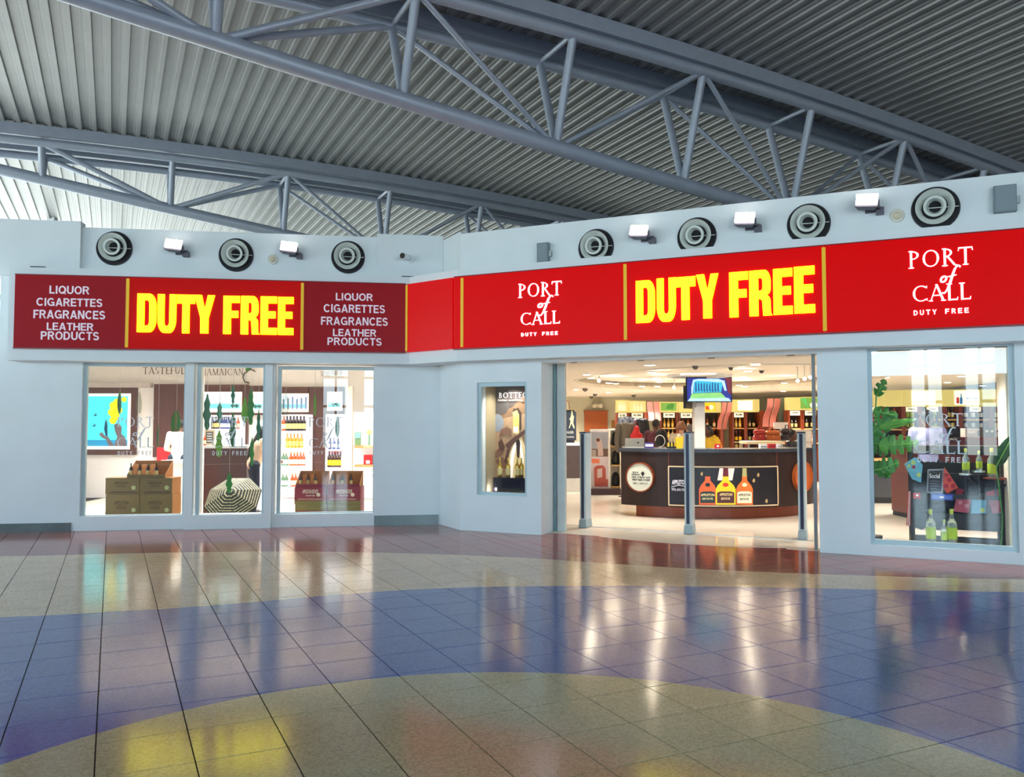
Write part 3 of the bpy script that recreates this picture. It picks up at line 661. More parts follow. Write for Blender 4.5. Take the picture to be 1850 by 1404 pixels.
poc_sign(FR, sR, (936, 1014.6, 510, 535.5), (971, 999, 534.4, 568), (939.4, 1011.2, 563, 586), (941.4, 1007.3, 600, 606.3), YS - .016, YS, WLIT)
poc_sign(FR, sR, (1641, 1758.2, 449.4, 481.2), (1698.4, 1736, 480, 527), (1647.3, 1754.5, 513, 543.2), (1650.7, 1750.5, 558.4, 567.2), YS - .016, YS, WLIT)
# ------------------------------------------------------------------ wall fittings on the parapet
NOZ = M('diffuser_white', (206, 212, 204), .35, noise=.03); THR = M('duct_dark', (20, 18, 26), .7)
def diffuser(fr, px, py, r, label):
    u, z = fr.sz(px, py, 0); t = thing_in(fr, 'air_diffuser', label, 'air diffuser', u, 0, z, 'round jet air diffusers on the parapet')
    Rx = Matrix.Rotation(radians(90), 4, 'X')         # lathe z axis -> local -y (out of the wall)
    MB().lathe([(.0001, .004), (r * .97, .004), (r * .97, .001)], 32, mat=Rx).build('throat', THR, t)
    MB().lathe([(r * .95, 0), (r * 1.0, 0), (r * 1.0, .012), (r * .95, .012)], 36, mat=Rx, close=True).build('rim', DARKM, t, True)
    Rn = Matrix.Translation(Vector((-.004, 0, .02))) @ Matrix.Rotation(radians(7), 4, 'X') @ Matrix.Rotation(radians(-6), 4, 'Z') @ Rx
    MB().lathe([(r * .62, .01), (r * .80, .05), (r * .80, .075), (r * .60, .035), (r * .52, .01)], 32, mat=Rn, close=True).build('outer_ring', NOZ, t, True)
    MB().lathe([(r * .34, .01), (r * .47, .07), (r * .47, .10), (r * .36, .10), (r * .26, .02)], 28, mat=Rn, close=True).build('inner_ring', NOZ, t, True)
    MB().cyl((-r * .3, -.05, -.0), (r * .93, -.02, -.0), .006).build('crossbar', NOZ, t)
    return t
for px, py, lb in ((207, 449, 'leftmost round white ringed air diffuser on the parapet'), (427, 461, 'round air diffuser between the two floodlights over the left wing'), (629, 465, 'round air diffuser just left of the projecting wall panel')):
    diffuser(FL, px, py, .262, lb)
for px, py, lb in ((1077, 447, 'round air diffuser right of the small grey wall box'), (1259, 428, 'round air diffuser between the first and second floodlights over the entrance'), (1461, 405, 'round air diffuser left of the rightmost floodlight'), (1690, 377, 'rightmost and largest looking round air diffuser')):
    diffuser(FR, px, py, .262, lb)
LENS = M('floodlight_lens', (255, 250, 244), .3, noise=0, emit=16, ecol=(255, 246, 240)); HOUS = M('floodlight_housing', (96, 92, 104), .45, .3)
def flood(fr, px, py, label):
    u, z = fr.sz(px, py, -.12); t = thing_in(fr, 'floodlight', label, 'floodlight', u, 0, z, 'floodlights on the parapet')
    R_ = Matrix.Translation(Vector((0, -.16, .02))) @ Matrix.Rotation(radians(-28), 4, 'X') @ Matrix.Rotation(radians(8), 4, 'Y')
    h = MB(); R_ = Matrix.Translation(Vector((0, -.16, .02))) @ Matrix.Rotation(radians(-16), 4, 'X') @ Matrix.Rotation(radians(6), 4, 'Y'); h.add([(-.125, -.05, -.085), (.125, -.05, -.085), (.125, -.05, .085), (-.125, -.05, .085), (-.09, .07, -.06), (.09, .07, -.06), (.09, .07, .05), (-.09, .07, .05)], [(0, 1, 2, 3), (7, 6, 5, 4), (0, 4, 5, 1), (3, 2, 6, 7), (0, 3, 7, 4), (1, 5, 6, 2)])
    for k in range(5): h.box(-.08 + k * .036, -.074 + k * .036, .07, .1, -.05, .04)
    h.xf(R_).build('housing', HOUS, t)
    MB().box(-.12, .12, -.064, -.0505, -.05, .085).xf(R_).build('lens', LENS, t)
    MB().box(.12, .14, -.18, 0, -.06, -.03).box(.12, .14, -.19, -.15, -.06, .04).box(-.02, .16, -.012, 0, -.075, .0).box(.10, .19, -.1, -.0, -.11, -.03).build('bracket', HOUS, t)
for px, py, lb in ((316, 449, 'leftmost small lit floodlight on the parapet'), (523, 453, 'lit floodlight above the letters FREE of the left sign')): flood(FL, px, py, lb)
for px, py, lb in ((1157, 425, 'lit floodlight over the letters DU of the right sign'), (1347, 403, 'lit floodlight over the letters FR of the right sign'), (1566, 371, 'rightmost lit floodlight beside the small round sensor')): flood(FR, px, py, lb)
def sensor(fr, px, py, r, label):
    u, z = fr.sz(px, py, 0); t = thing_in(fr, 'ceiling_sensor', label, 'sensor', u, 0, z); Rx = Matrix.Rotation(radians(90), 4, 'X')
    MB().lathe([(r, 0), (r, .015), (r * .9, .022)], 24, mat=Rx).build('base', M('sensor_white', (214, 212, 198), .4), t, True)
    MB().lathe([(r * .6, .02), (r * .5, .05), (r * .3, .062), (.001, .066)], 20, mat=Rx).build('dome', M('sensor_cream', (206, 196, 168), .3), t, True)
sensor(FL, 493, 469, .078, 'small round white sensor right of the middle air diffuser'); sensor(FR, 1621, 390, .082, 'small round cream sensor right of the last floodlight')
def wbox(fr, px, py, w, h, d, label):
    u, z = fr.sz(px, py, -d); t = thing_in(fr, 'wall_speaker', label, 'speaker', u, 0, z)
    MB().box(-w / 2, w / 2, -d, 0, -h / 2, h / 2).build('cabinet', M('speaker_grey', (120, 134, 142), .5), t); MB().box(-w / 2 + .012, w / 2 - .012, -d - .006, -d, -h / 2 + .012, h / 2 - .012).build('grille', M('grille_grey', (132, 146, 152), .6, bump=.3, scale=200), t)
    MB().box(w / 2, w / 2 + .035, -.06, 0, -.06, .02).build('bracket', CHROME, t)
wbox(FR, 980, 456, .175, .285, .08, 'small grey wall speaker above the first white logo'); wbox(FR, 1816.5, 358, .225, .31, .08, 'grey wall speaker at the far right end of the parapet')
u, z = FL.sz(735, 467, -.08); t = thing_in(FL, 'security_camera', 'short white tube camera on the projecting wall panel', 'camera', u, -.08, z)
MB().cyl((.05, 0, 0), (.04, -.03, 0), .068, n=20).build('mount', WALL, t, True); MB().cyl((.04, -.02, 0), (-.07, -.2, .0), .05, n=18).build('barrel', WALL, t, True)
MB().cyl((-.068, -.198, .0), (-.073, -.206, .0), .045, n=18).build('lens', M('cam_dark', (40, 14, 18), .2), t)
for fr, px, py in ((FL, 73, 480), (FL, 737, 500)):
    u, z = fr.sz(px, py, -.1); t = thing_in(fr, 'cable_slot', 'thin dark cable tray edge on top of the fascia ' + ('at its left end' if px < 100 else 'at the inner corner'), 'cable tray', u, -.1, 3.885)
    MB().box(-.1, .1, -.1, 0, 0, .03).build('tray', DARKM, t)
# ================================================================== helpers for what stands inside
FW = Frame(0, 0, 0)
def rect(fr, x0, x1, yt, yb, y):
    xm = (x0 + x1) / 2; ym = (yt + yb) / 2
    return fr.sz(x0, ym, y)[0], fr.sz(x1, ym, y)[0], fr.sz(xm, yb, y)[1], fr.sz(xm, yt, y)[1]
def towards(fr, mb): mb.v = [tuple(fr.w(v[0], v[1], v[2])) for v in mb.v]; return mb
def pbox(par, name, mat, x0, x1, yt, yb, y, d, fr=FW):
    u0, u1, z0, z1 = rect(fr, x0, x1, yt, yb, y)
    return towards(fr, MB().box(u0, u1, y, y + d, z0, z1)).build(name, mat, par, world=True)
def ppoly(par, name, mat, pts, y, th=.006, fr=FW, smooth=False):
    q = [fr.sz(px, py, y) for px, py in pts]
    return towards(fr, MB().plate(q, y, y + th)).build(name, mat, par, world=True)
def ptext(par, txt, x0, x1, yt, yb, y, mat, fr=FW, bold=.02, serif=False, name='lettering', th=.004):
    r = rect(fr, x0, x1, yt, yb, y)
    m = serif_mb(txt, *r, y, y + th) if serif else font_mb(txt, r, y, y + th, bold)
    return towards(fr, m).build(name, mat, par, world=True)
def disc(par, name, mat, cx, cy, r, y, th=.006, fr=FW, n=24, rx=None):
    return ppoly(par, name, mat, [(cx + (rx or r) * cos(2 * pi * k / n), cy + r * sin(2 * pi * k / n)) for k in range(n)], y, th, fr)
def base(fr, px, py, y, z=None):
    u, zz = fr.sz(px, py, y); return fr.w(u, y, zz if z is None else z)
def remesh(mb, name, mat, par, vox=.014, sm=4, world=False):
    o = mb.build(name, mat, par, world=world); r = o.modifiers.new('r', 'REMESH'); r.mode = 'VOXEL'; r.voxel_size = vox; r.use_smooth_shade = True
    s = o.modifiers.new('s', 'SMOOTH'); s.iterations = sm; s.factor = .5
    dg = bpy.context.evaluated_depsgraph_get(); me = bpy.data.meshes.new_from_object(o.evaluated_get(dg)); o.modifiers.clear(); old = o.data; o.data = me; bpy.data.meshes.remove(old)
    return o
# ------------------------------------------------------------------ colours
OAK = M('oak_shelf', (196, 156, 96), .5, noise=.12, stretch=(1, 1, 8)); MAHOG = M('mahogany', (122, 52, 26), .35, noise=.15, scale=4, stretch=(8, 8, 1))
WENGE = M('dark_wood_panel', (86, 54, 46), .4, noise=.16, scale=5, stretch=(6, 6, .6)); ESP = M('espresso_wood', (44, 30, 28), .42, noise=.2, scale=5, stretch=(6, 6, .8), spec=.3)
BLKW = M('black_wood', (26, 22, 20), .4, noise=.2, scale=4, stretch=(1, 6, 6)); CHAR = M('charcoal_top', (52, 56, 66), .25)
LBX = M('lightbox_cream', (252, 244, 226), .5, noise=0, emit=.5); KRAFT = M('kraft_card', (168, 112, 56), .7, noise=.08)
RED = M('red_plain', (206, 28, 34), .45); YELP = M('yellow_plain', (236, 190, 20), .5); BLUEP = M('blue_plain', (38, 66, 160), .4)
DGRN = M('leaf_dark_green', (28, 92, 52), .4, noise=.15, scale=20); MGRN = M('leaf_green', (52, 128, 46), .4, noise=.15, scale=20); LGRN = M('leaf_lime', (112, 168, 48), .4, noise=.12, scale=20); TGRN = M('leaf_teal', (30, 116, 84), .4, noise=.12, scale=20)
STRM = M('string_clear', (206, 206, 200), .4)
# ================================================================== bottles
def bottle_proto(kind):
    P = {'rum': (.042, .30, (150, 66, 14), (40, 20, 12), (232, 216, 170)), 'gold': (.040, .30, (206, 150, 30), (196, 160, 90), (238, 206, 110)), 'dark': (.040, .31, (34, 22, 18), (24, 22, 24), (214, 190, 120)),
         'blue': (.042, .30, (40, 60, 130), (30, 40, 90), (230, 230, 236)), 'clear': (.042, .31, (196, 214, 206), (206, 214, 90), (170, 190, 50)), 'amber': (.042, .29, (196, 78, 18), (200, 160, 100), (240, 220, 180)),
         'green': (.042, .29, (90, 130, 96), (210, 200, 170), (224, 230, 214)), 'yellowlabel': (.046, .31, (60, 22, 12), (190, 40, 24), (246, 196, 20)), 'goldfoil': (.036, .30, (212, 176, 84), (224, 190, 90), (236, 214, 150))}[kind]
    r, h, g, c, l = P
    mt = M('bottle_' + kind, g, .08 if kind != 'goldfoil' else .18, .0 if kind != 'goldfoil' else .9, noise=.05, spec=.7, trans=.75 if kind == 'clear' else 0)
    b = MB().lathe([(r * .9, 0), (r, .01), (r, h * .56), (r * .9, h * .63), (r * .36, h * .76), (r * .32, h * .90), (.001, h * .905)], 12).build('bottle', mt, None, True)
    MB().lathe([(r * .38, h * .86), (r * .38, h), (.001, h * 1.003)], 10).build('cap', M('cap_' + kind, c, .35), b, True)
    MB().lathe([(r * 1.02, h * .14), (r * 1.03, h * .15), (r * 1.03, h * .46), (r * 1.02, h * .47)], 12).build('label', M('label_' + kind, l, .6), b, True)
    b.hide_render = True
    return b
PROTO = {}
BOTTLES_USED = {}
def bottle(kind, loc, label, group=None, h=.30, cat='bottle'):
    if kind not in PROTO: PROTO[kind] = bottle_proto(kind)
    s = h / .30
    c = copy_tree(PROTO[kind]); place(c, loc); c.scale = (s, s, s); c.hide_render = False; tag(c, label, cat, group)
    return c
# ================================================================== left shop
t = thing('feature_wall_panelling', 'dark brown wood panelling on the back wall of the left shop', 'wall panelling', base(FW, 400, 800, 16.9, .0))
for x0, x1, yt, yb in ((277, 340, 694, 826), (340, 366, 694, 826), (366, 436, 695, 708), (436, 447, 695, 830), (447, 505, 697, 711), (366, 436, 745, 750), (447, 558, 745, 750), (557, 586, 699, 900), (505, 557, 699, 711), (586, 621, 699, 748)):
    pbox(t, 'panel', WENGE, x0, x1, yt, yb, 16.88, .1)
t = thing('wall_lettering', 'dark roman letters TASTEFULLY JAMAICAN on the white band over the panelling', 'lettering', base(FW, 350, 676, 16.97)); DK = M('lettering_brown', (70, 54, 46), .5)
ptext(t, 'TASTEFULLY', 258, 353, 663, 676, 16.95, DK, serif=True, name='lettering'); ptext(t, 'JAMAICAN', 368, 440, 666, 678, 16.95, DK, serif=True, name='lettering')
t = thing('hummingbird_emblem', 'green hummingbird with a long curling tail beside the wall lettering', 'emblem', base(FW, 450, 680, 16.95))
ppoly(t, 'body', MGRN, [(443, 667), (449, 661), (457, 663), (452, 669), (446, 672)], 16.95); ppoly(t, 'wing', DK, [(449, 665), (459, 668), (463, 673), (453, 669)], 16.945)
tl = [FW.sz(px, py, 16.94) for px, py in ((447, 671), (441, 675), (439, 682), (442, 690), (450, 692))]; MB().tube([(a, 16.94, b) for a, b in tl], .014, 6).build('tail', DK, t, world=True)
t = thing('angled_lettering', 'small dark TASTEFULLY JAMAICAN lettering seen at the top of the third window', 'lettering', base(FW, 597, 675, 16.97)); 
ptext(t, 'TASTEFULLY', 579, 597, 671, 680, 16.96, DK, serif=True); ptext(t, 'JAMAICAN', 599, 618, 669, 678, 16.96, DK, serif=True)
# art
t = thing('framed_artwork', 'large backlit artwork of a yellow haired figure on turquoise in a brown frame', 'artwork', base(FW, 200, 822, 16.95))
pbox(t, 'frame', WENGE, 150, 246, 700, 822, 16.93, .06); pbox(t, 'light_border', LBX, 153, 235, 711, 812, 16.91, .02); t = pbox(t, 'artwork_print', M('turquoise_print', (70, 216, 232), .5, emit=.4), 158, 230, 716, 806, 16.90, .01)
pbox(t, 'sea_print', M('turquoise_deep', (40, 150, 200), .5, emit=.25), 158, 230, 795, 806, 16.895, .004)
HY = M('print_yellow', (240, 226, 20), .6, noise=.25, scale=30, emit=.4)
for c in ((205, 733, 9), (212, 727, 9), (202, 745, 9), (208, 752, 10), (204, 760, 8), (214, 741, 9), (224, 722, 6)): disc(t, 'hair_print', HY, c[0], c[1], c[2] * .8, 16.893, .003, n=14)
SKN = M('print_skin', (110, 96, 100), .6, emit=.2)
ppoly(t, 'figure_print', SKN, [(206, 768), (214, 764), (220, 772), (219, 784), (226, 790), (229, 806), (205, 806), (212, 790), (208, 780)], 16.892, .003)
ppoly(t, 'figure_print', SKN, [(179, 784), (184, 781), (190, 788), (195, 789), (205, 804), (203, 806), (197, 806), (191, 794), (183, 790)], 16.891, .003)
ppoly(t, 'figure_print', M('print_fish', (24, 70, 110), .6), [(190, 762), (192, 758), (194, 768), (194, 788), (191, 788), (188, 775)], 16.890, .003)
for bx, by in ((172, 749), (170, 768)): ppoly(t, 'bird_print', M('print_bird', (30, 110, 140), .6), [(bx - 4, by + 2), (bx, by), (bx - 1, by - 3), (bx + 2, by), (bx + 4, by - 1), (bx + 1, by + 3)], 16.891, .003)
t = thing('ceiling_bulkhead', 'grey header strip above the brown framed artwork', 'wall trim', base(FW, 210, 700, 16.9)); pbox(t, 'strip', M('bulkhead_grey', (190, 180, 176), .5), 150, 271, 692, 700, 16.85, .14)
t = thing('wall_pier', 'pale pier at the left edge of the middle window display', 'pier', base(FL, 364, 930, .5, 0)); _r = rect(FW, 355, 366, 655, 940, 13.2); MB().box(_r[0], _r[1], 13.2, 13.24, .0045, 2.859).build('pier_face', WHITE, t, world=True)
# lit picture panels
def seascape(x0, x1, yt, yb, label, tall=False):
    t = thing('lit_picture', label, 'picture', base(FW, x0, yb, 16.86)); pbox(t, 'panel_border', LBX, x0, x1, yt, yb, 16.84, .04)
    pbox(t, 'sky_print', M('sea_sky', (196, 226, 240), .6, emit=.6), x0 + 1.5, x1 - 3, yt + 2, yb - 2, 16.835, .004)
    pbox(t, 'sea_print', M('sea_water', (110, 200, 220), .6, emit=.4), x0 + 1.5, x1 - 3, (yt + yb) / 2 + 3, yb - 6, 16.832, .003)
    pbox(t, 'sand_print', M('sea_sand', (220, 220, 200), .6, emit=.4), x0 + 1.5, x1 - 3, yb - 7, yb - 2, 16.830, .003)
    if tall:
        for k in range(6): pbox(t, 'bottle_print', M('print_grey', (110, 130, 170), .6), x0 + 6 + k * 8, x0 + 9 + k * 8, yt + 10 - (k % 3) * 2, yb - 5, 16.828, .003)
    else: 
        for bx in (x1 - 16, x1 - 9): ppoly(t, 'palm_print', M('print_palm', (60, 110, 90), .6), [(bx, yb - 8), (bx - 4, yb - 12), (bx, yb - 15), (bx + 5, yb - 12), (bx + 1, yb - 8)], 16.828, .003)
seascape(364, 436, 708, 745, 'lit seascape picture high on the panelling in the middle window'); seascape(457, 477, 708, 746, 'sliver of a lit seascape at the right edge of the middle window'); seascape(505, 557, 711, 744, 'lit picture of pale bottles over the bottle shelves in the third window', True)
seascape(591, 618, 708, 742, 'pale lit picture right of the brown column in the third window')
# shelf units with bottles
WLT = M('shelf_white_lit', (250, 246, 250), .4, noise=0, emit=.2)
def shelfunit(x0, x1, yt, yb, levels, Y, label, back=WLT, board=WLT, side=None, depth=.3, name='display_shelf', grp=None):
    t = thing(name, label, 'shelf unit', base(FW, (x0 + x1) / 2, yb, Y, 0), group=grp); zt0 = rect(FW, x0, x1, yt, yb, Y)
    u0, u1, z0, z1 = zt0
    MB().box(u0, u1, Y + depth - .02, Y + depth, 0.02, z1).build('back_panel', back, t, world=True)
    for u in (u0, u1 - .025): MB().box(u, u + .025, Y, Y + depth - .021, 0.02, z1).build('side_panel', side or back, t, world=True)
    zs = [FW.sz((x0 + x1) / 2, ly, Y)[1] for ly in levels]
    for z in zs: MB().box(u0 + .026, u1 - .026, Y - .005, Y + depth - .021, z - .03, z).build('shelf_board', board, t, world=True)
    MB().box(u0 + .026, u1 - .026, Y, Y + depth - .021, z1 - .03, z1).build('top_board', side or back, t, world=True)
    return t, zs
shelfunit(366, 436, 750, 806, [775], 16.6, 'white lit niche of jars and bottles in the middle window', depth=.25)
for k, (px, kd) in enumerate(((384, 'dark'), (390, 'dark'), (394, 'dark'), (401, 'blue'), (405, 'blue'), (409, 'blue'), (413, 'blue'), (423, 'green'), (430, 'amber'))):
    bottle(kd, base(FW, px, 775.2, 16.72), 'small %s bottle on the lit niche shelf in the middle window' % {'dark': 'dark', 'blue': 'blue', 'green': 'green', 'amber': 'amber'}[kd] if kd in ('green', 'amber') else '%s bottle in a short row on the niche shelf of the middle window' % kd, 'niche bottles %s' % kd, .26)
shelfunit(504, 558, 749, 925, [779, 809.5, 842, 880], 16.55, 'white lit shelf unit full of bottles at the left of the third window')
SB = [(779, [('amber', 508), ('amber', 513), ('dark', 518.5), ('dark', 524.5), ('dark', 530.5), ('dark', 536.5), ('dark', 543), ('dark', 549)], .32), (809.5, [('gold', 519), ('gold', 525), ('gold', 531.5), ('gold', 537.5), ('gold', 544.5)], .30),
      (842, [('green', 507), ('green', 512), ('green', 517), ('amber', 525.5), ('amber', 531.5), ('amber', 537), ('amber', 543), ('amber', 548)], .30), (880, [('green', 505.5), ('green', 511), ('green', 517), ('amber', 528), ('amber', 534)], .30)]
nmr = {779: 'top', 809.5: 'second', 842: 'third', 880: 'lowest'}; cn = {'amber': 'orange', 'dark': 'black and gold', 'gold': 'golden', 'green': 'pale green'}
for yy, lst, h in SB:
    for kd, px in lst: bottle(kd, base(FW, px, yy - .3, 16.66), '%s bottle in the row on the %s lit shelf of the third window' % (cn[kd], nmr[yy]), '%s bottles on the %s lit shelf' % (cn[kd], nmr[yy]), h)
shelfunit(588, 619, 749, 870, [812, 845], 16.5, 'narrow white lit shelf unit right of the brown column')
for px in (595, 600, 605, 610, 615): bottle('yellowlabel', base(FW, px, 844.7, 16.62), 'red capped yellow label bottle in a row right of the brown column', 'red and yellow bottles right of the brown column', .33)
for px in (596, 603, 611): bottle('blue', base(FW, px, 811.7, 16.62), 'blue bottle above the red and yellow row', 'blue bottles right of the brown column', .24)
t = thing('shop_column', 'cream square column at the right of the third window', 'column', base(FW, 630, 850, 16.1, 0)); pbox(t, 'shaft', CREAM, 625, 636, 698, 895, 16.1, .12)
t = thing('corner_display', 'wooden shelves on white panel at the right edge of the third window', 'shelf unit', base(FW, 660, 900, 16.2, 0))
pbox(t, 'back_panel', WLT, 638, 690, 745, 900, 16.5, .05); pbox(t, 'shelf_board', OAK, 640, 690, 805, 809.5, 16.2, .3); pbox(t, 'shelf_board', OAK, 640, 690, 840, 844, 16.2, .3)
t = thing('sign_card', 'small green landscape card standing on the upper wooden shelf', 'card', base(FW, 646, 805, 16.3)); pbox(t, 'card_sheet', M('card_green', (130, 170, 120), .6), 641, 652, 781, 804.8, 16.3, .02); pbox(t, 'card_sky', M('card_sky', (150, 200, 210), .6), 642, 651, 782, 792, 16.29, .009)
t = thing('yellow_flowers', 'small yellow and black flower bunch at the right of the upper wooden shelf', 'flowers', base(FW, 667, 805, 16.35)); MB().ball(base(FW, 667, 781, 16.35), .06).build('bloom', YELP, t, True, world=True); MB().cyl(base(FW, 667, 804.8, 16.35), base(FW, 667, 784, 16.35), .02).build('stem', MGRN, t, world=True)
t = thing('gift_pack', 'red gift pack on the lower wooden shelf', 'gift pack', base(FW, 664, 840, 16.3)); pbox(t, 'box_body', RED, 657, 672, 822, 839.8, 16.3, .12); pbox(t, 'box_label', WHITE, 661, 668, 832, 838, 16.29, .009)
t = thing('side_table', 'low white display table at the lower right of the third window', 'table', base(FW, 662, 925, 14.6, 0)); pbox(t, 'tabletop', WHITE, 650, 682, 856, 860, 14.6, .5)
for px in (652, 679): pbox(t, 'leg', CHROME, px, px + 2, 860, 924, 14.65, .03)
# reception counter, chair, seated person
t = thing('reception_counter', 'plain white reception counter behind the stacked cartons', 'counter', base(FW, 310, 930, 14.4, 0)); u0, u1, z0, z1 = rect(FW, 279, 350, 833, 930, 14.4)
MB().box(u0 + .02, u1, 14.42, 15.1, 0.005, z1 - .04).build('counter_body', WHITE, t, world=True); MB().box(u0, u1, 14.4, 15.1, z1 - .04, z1).build('counter_top', M('gloss_white', (246, 244, 240), .15), t, world=True)
t = thing('office_chair', 'red backed chair behind the white reception counter', 'chair', base(FW, 303, 870, 15.75, 0)); 
q = base(FW, 303, 833, 15.75, .6); MB().box(q.x - .16, q.x + .12, 15.62, 15.66, .62, 1.12).build('backrest', RED, t, world=True); MB().box(q.x - .22, q.x + .2, 15.6, 16.05, .45, .52).build('seat', RED, t, world=True); MB().cyl((q.x, 15.8, .03), (q.x, 15.8, .45), .03).build('stem', DARKM, t, world=True); MB().lathe([(.28, 0.006), (.28, .02), (.05, .05), (.001, .06)], 5, o=(q.x, 15.8, 0)).build('base', DARKM, t, world=True)
# dark wood service counter in the middle window
t = thing('service_counter', 'dark wood service counter with white top in the middle window', 'counter', base(FW, 410, 930, 13.9, 0)); u0, u1, z0, z1 = rect(FW, 366.5, 446, 805.5, 930, 13.9)
MB().box(u0, u1 - .02, 13.93, 14.5, 0.005, z1 - .045).build('counter_front', WENGE, t, world=True); MB().box(u0, u1, 13.9, 14.5, z1 - .045, z1).build('counter_top', WHITE, t, world=True)
t = thing('price_board', 'small beige framed price board on the service counter', 'sign', base(FW, 380, 805, 14.1)); pbox(t, 'frame', M('beige_frame', (196, 176, 146), .5), 369, 388, 776, 805, 14.1, .03); pbox(t, 'board', M('slate', (90, 84, 76), .6), 372, 385, 780, 801, 14.095, .006)
for k in range(4): pbox(t, 'text_line', WHITE, 374, 383, 783 + k * 4.5, 784.2 + k * 4.5, 14.092, .004)
bottle('amber', base(FW, 370, 805, 14.1, z1), 'squat amber jar at the left end of the service counter', None, .2, 'jar')
# ------------------------------------------------------------------ hanging leaves
def leaf(x, yt, yb, hw, mat, label, wavy=3, Y=12.75, string=655):
    z0 = AT(x, yb, Y); z1 = AT(x, yt, Y); h = z1.z - z0.z; w = hw * Y / F; t = thing('hanging_leaf', label, 'leaf decoration', z0, random.uniform(-.3, .3))
    L = []; R_ = []; n = 18
    for k in range(n + 1):
        f = k / n; r = w * (sin(pi * min(1, f * .94 + .03)) ** .6) * (1 - .3 * f) * (1 + (.22 * sin(f * pi * 2 * wavy) if wavy else 0)); r = max(r, .002)
        L.append((-r, -.012 * sin(f * 3), f * h)); R_.append((r, -.012 * sin(f * 3), f * h))
    mb = MB(); v = []
    for a, b in zip(L, R_): v += [a, (0, a[1] + .01, a[2]), b]
    mb.add(v, [q for k in range(n) for q in ((3 * k, 3 * k + 1, 3 * k + 4, 3 * k + 3), (3 * k + 1, 3 * k + 2, 3 * k + 5, 3 * k + 4))])
    mb.build('blade', mat, t, True, ang=2)
    MB().tube([(0, .008, 0), (0, .004, h)], .004, 5).build('midrib', LGRN, t)
    
    MB().cyl((0, 0, h), (0, 0, max(h + .05, 2.84 - z0.z)), .0022, n=5).build('string', STRM, t)
    return t
for a in ((216, 706, 748, 4.6, DGRN, 'dark green banana leaf hanging in front of the turquoise artwork', 0), (285.5, 766, 808, 1.9, TGRN, 'slim pale teal leaf hanging before the brown panelling', 0),
          (374, 712, 777, 8, DGRN, 'large dark wavy leaf at the left of the middle window'), (397, 727, 763, 6, TGRN, 'mid size leaf hanging left of centre in the middle window'), (421, 694, 730, 3.6, TGRN, 'small narrow leaf hung highest in the middle window'),
          (420.5, 745, 807, 7, DGRN, 'wide dark leaf over the middle of the etched logo in the middle window'), (442, 718, 764, 6, LGRN, 'bright lime leaf beside the tallest leaf in the middle window', 1), (453, 703, 768, 6.6, MGRN, 'long mid green leaf right of centre, longest in the middle window', 4),
          (467, 740, 797, 4, TGRN, 'narrow leaf nearest the right frame of the middle window'), (395.5, 778, 826, 6.6, LGRN, 'bright green leaf hanging in front of the dark service counter', 3, 12.6), (455, 790, 842, 4.4, MGRN, 'long low leaf in front of the standing woman'),
          (414, 853, 891, 6, MGRN, 'lowest leaf hanging just above the striped umbrella', 3, 12.5), (569, 710, 752, 2.6, LGRN, 'slim lime leaf hanging before the brown column in the third window', 0), (610, 752, 790, 5, TGRN, 'teal pointed leaf hanging in the middle of the third window', 0)):
    leaf(*a)
def frond(x, yt, yb, hw, mat, label, Y=12.75, n=16):
    z0 = AT(x, yb, Y); h = AT(x, yt, Y).z - z0.z; w = hw * Y / F; t = thing('hanging_frond', label, 'leaf decoration', z0)
    mb = MB()
    for k in range(n):
        f = (k + .5) / n; l = w * sin(pi * (f * .8 + .15)) ** .7
        for s in (-1, 1): mb.add([(0, 0, f * h), (s * l * .5, -.01, f * h - l * .22 + .006), (s * l, -.015, f * h - l * .5), (s * l * .5, -.01, f * h - l * .3 - .004)], [(0, 1, 2, 3)])
    mb.build('leaflet_spray', mat, t); MB().tube([(0, 0, 0), (.005, 0, h)], .004, 5).build('stem', mat, t); MB().cyl((.005, 0, h), (.005, 0, 2.84 - z0.z), .0022, n=5).build('string', STRM, t)
OLV = M('frond_olive', (120, 124, 88), .5); frond(251.5, 709, 746, 6.5, OLV, 'thin brownish fern sprig hanging on the white wall in the first window'); frond(318, 741, 778, 11, MGRN, 'bushy green fern bunch at the right edge of the first window', n=26); frond(515.5, 708, 752, 9, OLV, 'faint grey green fern sprig in the third window')
